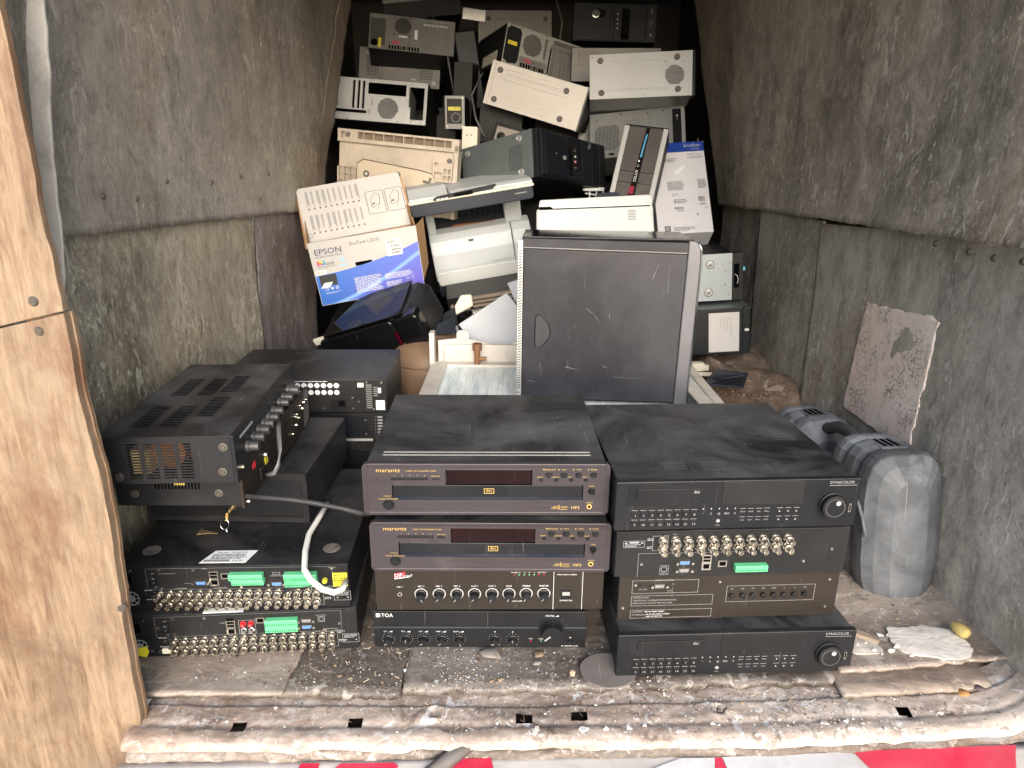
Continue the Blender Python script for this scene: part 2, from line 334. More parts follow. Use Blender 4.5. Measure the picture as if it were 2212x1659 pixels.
# ------------------------------------------------------------ the van
van = tag(bpy.data.objects.new('cargo_van', None), 'inside of a worn cargo van seen through its open rear door, grimy board linings', 'van'); C.objects.link(van)
def sheet(name, m, P, nu, nv, amp=.004, thick=.006, seed=0, jag=(0, 0, 0, 0), parent=van, label=None, wave=None, kind=None, freq=3):
    """P: four corners p00,p10,p11,p01 (u then v). jag: how far edges v0,v1,u0,u1 are gnawed"""
    p = [Vector(q) for q in P]; nrm = (p[1]-p[0]).cross(p[3]-p[0]).normalized(); g = G(); vs = []
    for j in range(nv+1):
        for i in range(nu+1):
            u, v = i/nu, j/nv
            q = p[0]*(1-u)*(1-v)+p[1]*u*(1-v)+p[2]*u*v+p[3]*(1-u)*v
            d = noise.fractal(q*freq+Vector((seed, 0, 0)), 1, 2, 5)*amp
            if wave: d += wave(u, v)
            J = lambda k: (noise.fractal(q*22+Vector((0, seed+k, 0)), .6, 2.2, 6)*.5+.6*max(0, noise.noise(q*45+Vector((seed+k, 0, 0))))**.6)
            if jag[0] and j == 0: q = q+(p[3]-p[0]).normalized()*J(1)*jag[0]
            if jag[1] and j == nv: q = q+(p[0]-p[3]).normalized()*J(2)*jag[1]
            if jag[2] and i == 0: q = q+(p[1]-p[0]).normalized()*J(3)*jag[2]
            if jag[3] and i == nu: q = q+(p[0]-p[1]).normalized()*J(4)*jag[3]
            vs.append(q+nrm*d)
    n = nu+1
    g.add(vs, [(j*n+i, j*n+i+1, (j+1)*n+i+1, (j+1)*n+i) for j in range(nv) for i in range(nu)])
    me = g.mesh(name, m, True); o = bpy.data.objects.new(name, me); C.objects.link(o); o.parent = parent
    sm = o.modifiers.new('thickness', 'SOLIDIFY'); sm.thickness = thick; sm.offset = 0
    if label: o['label'] = label
    if kind: o['kind'] = kind
    return o
# left linings (x about -0.8)
sheet('wall_panel', WUP, [(-.79, .99, .795), (-.785, 2.80, .725), (-.79, 3.62, 1.75), (-.765, .99, 1.93)], 140, 60, .006, .006, 1, (.006, 0, 0, .012), label='grimy upper left lining sheet')
sheet('wall_panel', WLO, [(-.805, .99, -.01), (-.80, 2.155, -.01), (-.803, 2.19, .775), (-.81, .99, .825)], 90, 50, .008, .008, 4, (0, 0, 0, .008), label='paint stained lower left board')
sheet('wall_panel', WLB, [(-.812, 2.165, -.01), (-.80, 2.72, -.01), (-.80, 2.9, .76), (-.812, 2.2, .765)], 40, 50, .007, .006, 9, (0, 0, .006, .02), label='brown lower left board near the heap')
sheet('edge_strip', mat('torn bare metal edge', (.2, .165, .13), .5, .2, .4, (.3, .25, .2), scr=.9, grime=.5), [(-.80, 2.72, .70), (-.775, 2.86, .70), (-.75, 3.68, 1.76), (-.77, 3.54, 1.76)], 8, 90, .012, .004, 5, (0, 0, .008, .02), freq=5)
# right linings (x about 0.95)
def curl(u, v): return .055*math.exp(-v*7)*max(0, (u-.35)/.65)**1.2+.015*math.exp(-v*5)
sheet('wall_panel', WRU, [(.935, 3.25, .735), (.925, .85, .80), (.90, .85, 1.95), (.86, 3.85, 1.75)], 150, 60, .008, .006, 12, (.009, 0, .02, 0), label='scuffed upper right lining sheet curling off the wall', wave=curl)
sheet('wall_panel', WRL, [(.953, 2.16, -.01), (.953, .98, -.01), (.953, .98, .80), (.953, 2.20, .745)], 70, 50, .007, .008, 14, (0, 0, .008, 0), label='green grey lower right board')
sheet('wall_panel', WRL, [(.963, 2.72, -.01), (.963, 2.17, -.01), (.963, 2.21, .75), (.963, 2.78, .745)], 40, 50, .006, .008, 17, (0, 0, .006, .006), label='narrow lower right board')
sheet('wall_panel', WRU, [(.965, 3.3, -.01), (.965, 2.73, -.01), (.965, 2.79, .745), (.965, 3.3, .74)], 30, 40, .01, .006, 19, (0, 0, .01, 0), label='dark bent board behind the computer cases')
sheet('paper_patch', PINK, [(.946, 1.875, .26), (.946, 1.525, .26), (.946, 1.51, .598), (.946, 1.84, .57)], 40, 44, .001, .0015, 21, (.01, .012, .014, .014), label='peeled pink paper on the right board')
SCRM = mat('dark old screw', (.1, .085, .07), .5, .4, .3)
def screw_mesh(r=.006): return G().cyl(0, 0, -.002, .001, r*.7, r, 10).box(-r*.5, r*.5, -.0026, -.002, -r*.12, r*.12).mesh('screw', SCRM)
SCR = screw_mesh()
for y, z in ((1.36, .85), (1.62, .87), (1.86, .86), (2.06, .87), (2.3, .87), (1.0, .98), (1.48, .84), (2.2, .8)):
    put(SCR, 'rivet', van, (-.778, y, z), (0, 0, R(90)))
for y in (1.05, 1.12, 1.2, 1.3, 1.38, 1.46, 1.58): put(SCR, 'rivet', van, (.945, y, .755-.01*random.random()), (0, 0, R(-90)), (1.3, 1.3, 1.3))
# shell, roof, bulkhead
g = G(); g.box(-1.08, -1.06, .83, 5.0, -.1, 2.0); g.obj('body_shell', ROOF, van); G().box(1.06, 1.08, .83, 5.0, -.1, 2.0).obj('body_shell', ROOF, van); G().box(-1.08, 1.08, 5.0, 5.03, -.1, 2.0).obj('bulkhead', ROOF, van)
sheet('roof', ROOFL, [(-1.07, .6, 1.98), (1.07, .6, 1.98), (1.07, 5.0, 1.92), (-1.07, 5.0, 1.92)], 20, 40, .02, .01, 3)
for k in range(5): G().box(-1.05, 1.05, 1.1+k*.85, 1.16+k*.85, 1.86, 1.9).obj('roof_rib', ROOFL, van, .006)
# floor boards
sheet('floor_board', FLD, [(-.82, 1.03, -.012), (-.2, 1.028, -.012), (-.2, 3.2, -.012), (-.82, 3.2, -.012)], 80, 90, .006, .014, 31, (.012, 0, 0, .004))
sheet('floor_board', FLD, [(-.195, 1.035, -.01), (.62, 1.075, -.01), (.62, 3.2, -.01), (-.195, 3.2, -.01)], 100, 90, .006, .014, 33, (.016, 0, .004, 0))
sheet('floor_board', FLP, [(-.82, 1.012, .0), (-.41, 1.018, .0), (-.395, 1.4, .0), (-.82, 1.4, .0)], 60, 40, .003, .007, 35, (.004, 0, 0, .006), label='smooth plywood sheet at left')
sheet('floor_board', FLP, [(.625, 1.075, .012), (.955, 1.10, .028), (.955, 1.9, .01), (.625, 1.9, .006)], 50, 60, .006, .006, 37, (.007, 0, .006, 0), label='warped plywood sheet at right')
sheet('floor_board', FLP, [(.62, 1.045, -.014), (.96, 1.075, -.014), (.96, 1.9, -.014), (.62, 1.9, -.014)], 40, 30, .004, .01, 38, (.004, 0, 0, 0), label='lower plank under the warped sheet')
sheet('floor_board', FLD, [(-1.06, 3.2, -.012), (1.06, 3.2, -.012), (1.06, 5.0, -.012), (-1.06, 5.0, -.012)], 20, 20, .005, .014, 39)
sheet('floor_board', FLD, [(.625, 1.9, -.012), (1.06, 1.9, -.012), (1.06, 3.2, -.012), (.625, 3.2, -.012)], 20, 20, .005, .014, 40)
# wheel arch
g = G(); NU, NV = 44, 34; vs = []
for j in range(NV+1):
    for i in range(NU+1):
        u, v = i/NU, j/NV; x = .56+.40*u; y = 2.0+1.3*v
        z = .21*min(1, 1.45*math.sin(pi*min(1, max(0, v*1.02)))**.6)*min(1, (u*2.2))**.7
        z += noise.fractal(Vector((x*7, y*7, 3)), 1, 2, 5)*.03-.02*math.exp(-((u-.62)*9)**2)
        vs.append((x, y, z))
g.add(vs, [(j*(NU+1)+i, j*(NU+1)+i+1, (j+1)*(NU+1)+i+1, (j+1)*(NU+1)+i) for j in range(NV) for i in range(NU)])
o = g.obj('wheel_arch', ARC, van, smooth=True)
def jagpoly(pts, amp, seed, step=.012):
    out = []
    for a, b in zip(pts, pts[1:]):
        L = math.hypot(b[0]-a[0], b[1]-a[1]); n = max(1, int(L/step))
        for k in range(n):
            t = k/n; x = a[0]+(b[0]-a[0])*t; z = a[1]+(b[1]-a[1])*t
            out.append((x+amp*noise.fractal(Vector((z*9, x*9, seed)), .8, 2, 5), z+amp*.3*noise.noise(Vector((z*20, seed, x)))))
    return out+[pts[-1]]
XB, RB, ZB = .86, .12, -.02
def bend(x, y, z):
    if x <= XB: return (x, y, z)
    q = z-ZB; a = (x-XB)/RB
    if a < pi/2: return (XB+(RB-q)*sin(a), y, ZB+RB-(RB-q)*cos(a))
    return (XB+RB-q, y, ZB+RB+(x-XB-RB*pi/2))
# sill: a height field with lips, square slots cut through it
g = G(); X0, X1, NX, NY = -.655, 1.9, 520, 34; vs = []; SLOTS = [(-.471, .966), (-.27, .975), (.028, .990), (.125, .996), (.719, 1.019)]; rnd = [(-.132, 1.0), (.38, 1.017)]
def yf(x):
    x = min(x, 1.0); return .937+.022*x+.045*max(0, x-.45)+.25*max(0, x-.75)**2
for j in range(NY+1):
    for i in range(NX+1):
        x = X0+(X1-X0)*i/NX; t = j/NY; y = yf(x)+(1.065-yf(x)+.06*max(0, min(x, 1)))*t
        z = -.02-.006*math.exp(-((t-.02)/.06)**2)-.003*math.exp(-((t-.30)/.05)**2)
        z += -.004*(1 if t > .62+.04*math.exp(-((x+.132)/.03)**2)+.04*math.exp(-((x-.38)/.03)**2) else 0)
        z += noise.fractal(Vector((x*9, y*9, 5)), .9, 2, 6)*.0045+noise.noise(Vector((x*60, y*60, 1)))*.0012
        if j == 0: y += noise.fractal(Vector((x*12, 3, 0)), .9, 2, 5)*.005; z -= .012
        for cx, cy in rnd:
            d = math.hypot(x-cx, y-cy); z += -.009 if d < .012 else (.003 if d < .017 else 0)
        vs.append(bend(x, y, z))
fs = []
for j in range(NY):
    for i in range(NX):
        x = X0+(X1-X0)*(i+.5)/NX; y = vs[j*(NX+1)+i][1]
        if any(abs(x-cx) < .014 and abs(y-cy+.002) < .010 for cx, cy in SLOTS): continue
        fs.append((j*(NX+1)+i, j*(NX+1)+i+1, (j+1)*(NX+1)+i+1, (j+1)*(NX+1)+i))
g.add(vs, fs); sill = g.obj('door_sill', SIL, van, smooth=True)
G().box(-.66, .86, 1.0, 1.12, -.09, -.055).obj('sill_cavity', flat('dark cavity brown', (.03, .02, .015), .9), van)  # dark brown block below the sill slots
def wav(x0, x1, y, z, k, seed, n=70, dy=lambda x: 0, dz=lambda x: 0):
    return [(x0+(x1-x0)*i/n, y+dy(x0+(x1-x0)*i/n)+k*noise.noise(Vector((i*.17, seed, 0))), z+dz(x0+(x1-x0)*i/n)+k*.6*noise.noise(Vector((i*.21, seed, 7)))) for i in range(n+1)]
OLDR = mat('perished rubber', (.1, .09, .085), .7, 0, .7, (.35, .3, .26), grime=.4)
ledge = lambda x: .022*min(x, 1)+.045*max(0, min(x, 1)-.45)+.25*max(0, min(x, 1)-.75)**2
def strip(name, m, prof, x0, x1, seed, n=260, k=.005):
    g = G(); vs = []; c = len(prof)
    for i in range(n+1):
        x = x0+(x1-x0)*i/n
        for j, (y, z) in enumerate(prof):
            q = Vector((x*14, j*.8, seed)); vs.append(bend(x, y+ledge(x)+k*noise.fractal(q, .8, 2, 6), z+k*.5*noise.fractal(q+Vector((3, 5, 9)), .8, 2, 6)))
    g.add(vs, [(i*c+j, i*c+j+1, (i+1)*c+j+1, (i+1)*c+j) for i in range(n) for j in range(c-1)])
    return g.obj(name, m, van, smooth=True)
OLDK = mat('dark perished rubber', (.05, .046, .043), .75, 0, .6, (.2, .17, .14), grime=.3)
SIL2 = wallmat('flaking sill ledge', (.07, .05, .038), (.19, .145, .115), (.46, .4, .35), (.13, .08, .045), sv=(1.2, 3, 3), amt=.8, plane='xy')
strip('sill_ledge', SIL2, [(.995, -.047), (.973, -.047), (.958, -.0475), (.948, -.049), (.945, -.066)], -.655, 1.8, 3, n=700, k=.0045)
strip('door_seal', OLDK, [(.978, -.046), (.972, -.041), (.965, -.041), (.960, -.047)], -.60, .35, 8, k=.007, n=300)
strip('door_seal', OLDR, [(.970, -.046), (.965, -.040), (.958, -.040), (.953, -.047)], .10, .95, 28, k=.006, n=300)
strip('door_seal', mat('grey door rubber', (.13, .135, .14), .6, 0, .5, (.35, .33, .31)), [(.965, -.044), (.958, -.036), (.949, -.040), (.947, -.055)], .72, 1.8, 9, k=.005)
G().tube([(-.06, .95, -.035), (-.1, .93, -.05), (-.14, .91, -.07), (-.17, .9, -.08)], [.010, .014, .012, .007], 6).obj('torn_rubber', OLDR, van, smooth=True)
sheet('bumper', mat('scuffed white bumper', (.66, .62, .58), .45, 0, .3, (.4, .32, .26), scr=.5, grime=.35), [(-.665, .60, -.075), (1.1, .60, -.075), (1.1, 1.0, -.066), (-.665, .93, -.070)], 80, 20, .002, .006, 41)
G().box(-.665, 1.1, .58, .604, -.4, -.078).obj('bumper_face', TAPEW, van, .01)
def tape(pts, m, z=-.0805):
    sh = G(); n = len(pts); sh.prism(pts, z, z+.001, 0, 'z'); return sh
for P, m in (([(-.361, .88), (-.322, .88), (-.323, .93), (-.355, .929)], TAPER), ([(-.32, .88), (-.25, .88), (-.187, .925), (-.197, .933), (-.288, .93)], TAPER), ([(-.105, .88), (-.017, .88), (-.03, .945), (-.09, .941)], TAPER),
             ([(.145, .88), (.342, .88), (.359, .950), (.299, .948)], TAPEW), ([(.344, .88), (.38, .88), (.373, .951), (.361, .951)], TAPER), ([(.382, .88), (.6, .88), (.606, .966), (.375, .952)], TAPEW), ([(.64, .88), (.84, .88), (.908, .985), (.609, .967)], TAPER)):
    tape(jagpoly(P+[P[0]], .0022, P[0][0]*9, .004)[:-1], m, -.0635).obj('reflective_tape', m, van)
# plywood post lining at left, white seal behind it
E1 = jagpoly([(-.642, 1.5), (-.642, 1.05), (-.64, .9), (-.637, .72)], .004, 2)
E2 = jagpoly([(-.637, .711), (-.636, .62), (-.634, .55), (-.626, .44), (-.628, .34), (-.635, .2), (-.637, .1), (-.638, .0), (-.66, -.11)], .003, 6, .009)
G().prism([(-1.5, 1.5)]+E1+[(-.637, .714), (-1.5, .505)], .965, .978).obj('post_board', [WOOD], van, .0015)
G().prism([(-1.5, .502), (-.637, .711)]+E2+[(-.7, -.3), (-1.5, -.3)], .964, .978).obj('post_board', [WOOD], van, .0015)
# torn laminate edge layers
G().prism([(x+.0025, z) for x, z in E2]+[(-.7, -.15), (-.7, .7)], .9785, .986).obj('torn_edge', WOOD, van)
for x, z in ((-.676, .728), (-.676, .685), (-.634, .22)): put(SCR, 'screw', van, (x, .964, z), None, (1.3, 1.3, 1.3))
SL = jagpoly([(-.70, 1.5), (-.707, 1.136), (-.726, 1.02), (-.737, .92), (-.743, .81), (-.746, .70), (-.75, .6)], .003, 11); SR = jagpoly([(-.742, .6), (-.738, .70), (-.719, .81), (-.711, .92), (-.697, 1.015), (-.681, 1.137), (-.675, 1.5)], .004, 15)
G().prism(SL+SR, 1.12, 1.126).obj('painted_seal', mat('cracked white paint', (.66, .61, .54), .6, 0, .3, (.25, .18, .12), scr=.4, grime=.7), van, .001)

# ground outside
g = G(); g.add([(-60, -60, -.75), (60, -60, -.75), (60, 60, -.75), (-60, 60, -.75)], [(0, 1, 2, 3)])
o = g.obj('ground', mat('pale bounce concrete', (.32, .31, .29), .9, var=.3, sc=.3)); o['kind'] = 'structure'  # unseen ground, added and kept pale to bounce daylight into the van

# ------------------------------------------------------------ small shared meshes
def latY(prof, n=14, m=0):          # turned part, axis y, profile (y, r)
    g = G(); vs = []; fs = []
    for y, r in prof: vs += [(r*cos(2*pi*k/n), y, r*sin(2*pi*k/n)) for k in range(n)]
    for i in range(len(prof)-1): fs += [(i*n+k, i*n+(k+1) % n, (i+1)*n+(k+1) % n, (i+1)*n+k) for k in range(n)]
    fs += [list(range(n)), list(range((len(prof)-1)*n, len(prof)*n))]
    return g.add(vs, fs, m)
BNC = latY([(0, .0068), (-.003, .0068), (-.0032, .0048), (-.009, .0048), (-.0092, .0066), (-.0125, .0066), (-.0127, .0044), (-.024, .0044), (-.0241, .0035), (-.018, .0033)], 12)
BNC.cyl(0, 0, -.0225, -.018, .0013, n=6); BNC.box(-.0062, .0062, -.019, -.0165, -.0009, .0009); BNC = BNC.mesh('bnc_socket', NICK)
PSC = G().cyl(0, 0, -.0022, 0, .0024, .0034, 10).mesh('screw', NICK)
def knobmesh(r, d, mt, cap=None, tick=True, skirt=1.25):
    g = latY([(0, r*skirt), (-d*.25, r*skirt*.97), (-d*.3, r), (-d, r*.92)], 20)
    if tick: g.box(-r*.07, r*.07, -d-.0004, -d+.0003, r*.2, r*.9, 1)
    return g.mesh('knob', [mt, INKG if tick == 1 else INKW])
KN = knobmesh(.0085, .017, PLA); KT = knobmesh(.0085, .015, PLA); KS = knobmesh(.0085, .019, mat('worn grey black knob', (.05, .05, .052), .35, .3, .2), tick=False); KM = knobmesh(.0205, .022, PLA, skirt=1.08)
BTN = latY([(0, .0064), (-.0005, .0064), (-.0008, .0054), (-.004, .005)], 16).mesh('round_button', PLA)
BTNS = latY([(0, .0038), (-.0005, .0038), (-.0006, .0031), (-.003, .0028)], 14).mesh('round_button', PLA)
BTNL = latY([(0, .0105), (-.0006, .0105), (-.0009, .0088), (-.004, .0083)], 24).mesh('power_button', PLA)

def screws(p, pts, y=0):
    for x, z in pts: put(PSC, 'screw', p, (x, y, z))
def chassis(p, D, m, fm=None, inset=0, bev=.0015, ft=.006, y0=None, name='casing'):
    w, d, h = D; return G().box(inset, w-inset, ft if y0 is None else y0, d, 0, h).obj(name, m, p, bev)
FOOT = G().cyl(0, 0, -.008, .001, .014, .016, 14, ax='z').mesh('foot', RUB)
def feet(p, D, drop=.0):
    for x in (.04, D[0]-.04):
        for y in (.05, D[1]-.05): put(FOOT, 'foot', p, (x, y, 0))

# ------------------------------------------------------------ five disc players (two)
def disc_player(pose, D, label, refl):
    t = thing('disc_player', pose, label, 'cd player', 'stacked disc players with brushed dark fascias'); w, d, h = D
    G().box(.006, w-.006, .012, d, .004, h-.004).obj('casing', BLKD, t, .002)
    g = G()
    for y in (.045, .058): g.box(.03, w-.03, y, y+.005, h-.0045, h-.0022)
    g.obj('lid_groove', STDK, t, .001)
    sx = w/.44; X = lambda v: v*sx
    g = G(); out = rr(0, w, 0, h, .009, 5)
    g.plate(.009, w-.009, .006, h-.006, 0, .012, [(X(.052), X(.393), .031, .060), (X(.1475), X(.3015), .058, .090)])
    # rim around the cut plate: rounded outline split in four bars
    g.prism([q for q in rr(0, w, 0, h, .009, 5) if q[0] <= .0091], 0, .012); g.prism([q for q in rr(0, w, 0, h, .009, 5) if q[0] >= w-.0091], 0, .012)
    g.box(.009, w-.009, 0, .012, 0, .006); g.box(.009, w-.009, 0, .012, h-.006, h)
    g.obj('front_panel', FASC, t, .0008)
    g = G(); g.box(X(.053), X(.392), .003, .016, .036, .058); g.obj('disc_tray', PLA, t, .001)
    g = G(); g.add([(X(.053), .001, .0315), (X(.392), .001, .0315), (X(.392), .009, .036), (X(.053), .009, .036)], [(0, 1, 2, 3)]); g.obj('tray_ledge', NAVY, t)
    G().box(X(.149), X(.3), .0035, .016, .0605, .0885).obj('display_window', DISP, t, .0006)
    g = G(); cx = X(.2245); y = .0022
    g.frame(cx-.009, cx+.009, .042, .0522, .0024, .0011); g.obj('disc_emblem', GOLD, t)
    g = G(); g.text('disc', cx, .0448, .0095, y+.0002, 0, al='c', sx=.8).obj('lettering', GOLD, t)
    g = G(); T = lambda s, x, z, q, **k: g.text(s, X(x), z, q, -.0007, **k)
    T('marantz', .025, h-.0155, .0105, sx=1.25); T('5 DISC CD CHANGER CC4001', .0785, h-.0145, .004)
    for i in range(5): T(str(i+1), .0575+i*.0133, h-.0235, .004, al='c')
    T('DISC SKIP', .130, h-.0245, .0035, al='c'); T('POWER ON/STANDBY', .045, .0315, .0035, al='c'); T('STANDBY', .043, .0375, .003, al='c')
    for i, s in enumerate(('OPEN/CLOSE', 'PLAY', 'STOP', 'PAUSE')): T(s, .331+i*.0265, h-.0115, .0038, al='c'); g.quad(X(.3235+i*.0265)-.003, X(.3235+i*.0265)-.0012, h-.0112, h-.0092, -.0007)
    for i, s in enumerate(('REPEAT', 'RANDOM', 'PREV', 'NEXT')): T(s, .3155+i*.0265, h-.026, .0033, al='c')
    T('LEVEL', .408, h-.0435, .0036, al='c'); T('PHONES', .405, .0245, .0034, al='c')
    T('5', .347, .0125, .0115, sx=1.1); T('DISC', .354, .0145, .006); T('MP3', .372, .0125, .0085, sx=1.05)
    for k in range(3): g.quad(X(.336+k*.002), X(.347), .0135+k*.002, .0142+k*.002, -.0007)
    g.quad(X(.353), X(.366), .0115, .0122, -.0007)
    g.obj('lettering', GOLD, t)
    for i in range(5): G().box(X(.0505+i*.0133), X(.0635+i*.0133), -.002, .001, h-.0305, h-.0262).obj('disc_button', PLA, t, .0004)
    G().box(X(.1235), X(.1365), -.002, .001, h-.0305, h-.0262).obj('disc_button', PLA, t, .0004)
    put(BTNL, 'power_button', t, (X(.045), 0, .0215))
    for i in range(4): put(BTN, 'round_button', t, (X(.331+i*.0265), 0, h-.0205)); put(BTNS, 'round_button', t, (X(.3175+i*.0265), 0, h-.0305))
    k = latY([(0, .0066), (-.0008, .0066), (-.001, .0052), (-.006, .005)], 16); k.box(-.0045, .0045, -.012, -.006, -.0012, .0012); o = k.obj('level_knob', PLA, t); o.location = (X(.408), 0, h-.0525); o.rotation_euler = (0, R(refl), 0)
    k = latY([(0, .0052), (-.0012, .0046)], 16); k.disc(0, 0, -.0014, .0026, 12, 1); o = k.obj('headphone_socket', [GOLD, DARK], t); o.location = (X(.405), 0, .0175)
    feet(t, D); return t
disc_player(((-.264, 1.117, .312), (0, 0, 1.2)), (.441, .39, .101), 'upper of the two brushed dark disc players, topmost in the centre stack', 20)
disc_player(((-.256, 1.114, .198), (0, 0, .5)), (.440, .385, .101), 'lower brushed dark disc player, sandwiched above the brown black amplifier', -50)
# ------------------------------------------------------------ brown black PA amplifier
D = (.436, .35, .096); w, d, h = D
t = thing('amplifier', ((-.256, 1.137, .096), (0, 0, 1.5)), 'brown black amplifier with eight ringed knobs and red logo in the centre stack', 'amplifier')
chassis(t, D, BLK, inset=.006); G().box(0, w, 0, .006, 0, h).obj('front_panel', BROW, t, .0008)
g = G(); K = [.0865, .121, .155, .1885, .222, .2545, .2875, .3215]; zk = .036
for i, x in enumerate(K):
    for a in range(20):
        A = R(-50+280*a/19); g.add([(x+.0108*cos(A-.09), -.0008, zk+.0108*sin(A-.09)), (x+.0108*cos(A+.09), -.0008, zk+.0108*sin(A+.09)), (x+.0125*cos(A+.09), -.0008, zk+.0125*sin(A+.09)), (x+.0125*cos(A-.09), -.0008, zk+.0125*sin(A-.09))], [(0, 1, 2, 3)])
    g.text(('MIC 1', 'MIC 2', 'MIC 3', 'AUX 1', 'AUX 2', 'BASS', 'TREBLE', 'MASTER')[i], x, zk+.0155, .005, -.0008, al='c')
g.text('EQUALIZER', .27, .018, .004, -.0008, al='c'); g.text('MIC 1', .046, zk+.0145, .0045, -.0008, al='c')
for i, s in enumerate(('POWER', '-20', '-10', '-16', '-6', '0dB', 'PROT')): g.text(s, .2645+i*.0094, .0815, .0036, -.0008, al='c')
g.text('AM-120', .3475, .0835, .0095, -.0008, sx=1.25); g.text('Public Address Amplifier', .346, .0765, .0045, -.0008, sx=.85)
g.quad(.3395, .3403, 0, h, -.0008); g.quad(.395, .3958, 0, h, -.0008); g.text('POWER ON', .3645, .0185, .0045, -.0008, al='c')
g.text('AUDIO', .053, .0745, .0055, -.0008); g.ring(.0695, .079, -.0008, .0008, .0013, 8)
g.add([(.037, -.0008, .069), (.066, -.0008, .0735), (.066, -.0008, .0745), (.037, -.0008, .0715)], [(0, 1, 2, 3)]); g.obj('lettering', INKW, t)
g = G(); g.add([(.037, -.0007, .07), (.056, -.0007, .074), (.0585, -.0007, .0855), (.037, -.0007, .0815)], [(0, 1, 2, 3)]); g.obj('red_emblem', REDP, t)
G().text('DIP', .0375, .0735, .011, -.0012, rot=.12, sx=.95).obj('lettering', INKW, t)
for x in K: o = put(KN, 'knob', t, (x, -.0002, zk), (0, R(random.choice((-140, -150, 150))), 0))
for i in range(7): G().cyl(.2645+i*.0094, .0775, -.0008, 0, .0012, n=8).obj('indicator_light', REDP if i in (0, 5, 6) else GRN, t)
o = latY([(0, .005), (-.002, .0045)], 14).disc(0, 0, -.0022, .0024, 10, 1).obj('jack_socket', [NICK, DARK], t); o.location = (.046, 0, zk)
g = G(); g.plate(.354, .3745, .024, .0425, -.002, .001, [(.3565, .372, .0265, .040)]); g.box(.3565, .372, -.0005, .001, .0265, .040, 1); g.add([(.357, -.0015, .0395), (.3715, -.0015, .0395), (.3715, -.005, .034), (.357, -.005, .034)], [(0, 1, 2, 3)], 2); g.obj('rocker_switch', [PLA, PLA, STDK], t)
feet(t, D)
# ------------------------------------------------------------ lower PA amplifier with big master knob
D = (.417, .35, .084); w, d, h = D
t = thing('amplifier', ((-.266, 1.144, .004), (0, 0, .7)), 'black amplifier with one big master knob, bottom of the centre stack', 'amplifier')
chassis(t, D, BLK, inset=.004)
G().box(0, w, 0, .006, .049, h).obj('front_panel', PLA, t, .0008); G().box(0, w, .001, .006, 0, .0455).obj('front_panel', PLA, t, .0006)
G().add([(0, 0, .049), (w, 0, .049), (w, -.0006, .046), (0, -.0006, .046), (0, .004, .0455), (w, .004, .0455)], [(0, 1, 2, 3), (3, 2, 5, 4)]).obj('trim_strip', NAVY, t)
g = G(); K = [(.0285, 'D 1'), (.0635, 'D 2'), (.098, 'D 3'), (.1335, 'AUX 1'), (.168, 'AUX 2'), (.2375, ''), (.2725, '')]; zk = .0205
for x, s in K:
    for a in range(11):
        A = R(-55+290*a/10); g.quad(x+.0122*cos(A)-.0004, x+.0122*cos(A)+.0004, zk+.0122*sin(A)-.0004, zk+.0122*sin(A)+.0004, -.0002)
    if s: g.text(s, x-.006, .0365, .0042, -.0002, al='c'); g.add([(x+.001, -.0002, .0365), (x+.008, -.0002, .0365), (x+.008, -.0002, .0393)], [(0, 1, 2)])
    else: g.text('o', x, .036, .006, -.0002, al='c'); g.text('-', x-.009, .006, .005, -.0002); g.text('+', x+.007, .006, .005, -.0002)
g.text('MASTER', .345, h-.0105, .0048, -.0007, al='c'); g.add([(.355, -.0007, h-.0105), (.362, -.0007, h-.0105), (.362, -.0007, h-.0075)], [(0, 1, 2)])
g.quad(.0065, .0145, h-.0125, h-.0045, -.0007); g.text('TOA', .0165, h-.0125, .0115, -.0007, sx=.95)
g.text('PA AMPLIFIER A-2120', .402, .0035, .0036, -.0002, al='r')
for i, (x, s) in enumerate(((.3085, 'PEAK'), (.329, 'SIGNAL'), (.3595, 'POWER'))): g.text(s, x, .0205, .0032, -.0002, al='c')
g.ring(.3865, .0245, -.0002, .0009, .0015, 10); g.obj('lettering', INKW, t)
G().text('T', .0088, h-.0118, .009, -.0011, sx=.9).obj('lettering', INKK, t)
for x, s in K: put(KT, 'knob', t, (x, .0008, zk), (0, R(random.choice((-120, 150, 170, 0))), 0))
o = put(KM, 'master_knob', t, (.3485, 0, .0455), (0, R(-130), 0)); G().cyl(.3485, .0455, -.002, .0005, .0245, .0255, 30).obj('knob_recess', PLA, t)
for i, x in enumerate((.3085, .329, .3595)): G().cyl(x, .016, -.0003, .001, .0012, n=8).obj('indicator_light', REDP if i == 0 else flat('teal lamp', (.1, .4, .35)), t)
g = G(); g.prism(rr(.3785, .3945, .012, .0185, .003), -.0015, .001); g.prism(rr(.3805, .3925, .0135, .017, .0015), -.003, -.0015, 0); g.obj('power_button', PLA, t)
# ------------------------------------------------------------ video recorder backs
UBT = flat('cream tab', (.7, .68, .55), .5)
def term(p, x, z, w, h=.0125, flip=False):
    g = G(); g.box(x, x+w, -.012, 0, z, z+h); n = int(w/.0042)
    for i in range(n): g.quad(x+.001+i*(w-.002)/n, x+.001+(i+.65)*(w-.002)/n, z+h*.15, z+h*.45, -.0125, 1); g.disc(x+.001+(i+.35)*(w-.002)/n, z+h*.7, -.0125, .001, 6, 1)
    return g.obj('terminal_block', [GRN, flat('dark green', (.02, .16, .07))], p, .0005)
def usbs(p, x, z, n=2, lan=True):
    g = G(); g.box(x, x+.017, -.002, 0, z, z+.0315); 
    for i in range(n): g.quad(x+.002, x+.015, z+.0175+i*.0068, z+.022+i*.0068, -.0024, 1)
    g.quad(x+.003, x+.014, z+.003, z+.012, -.0024, 1); return g.obj('usb_and_network_socket', [NICK, DARK], p)
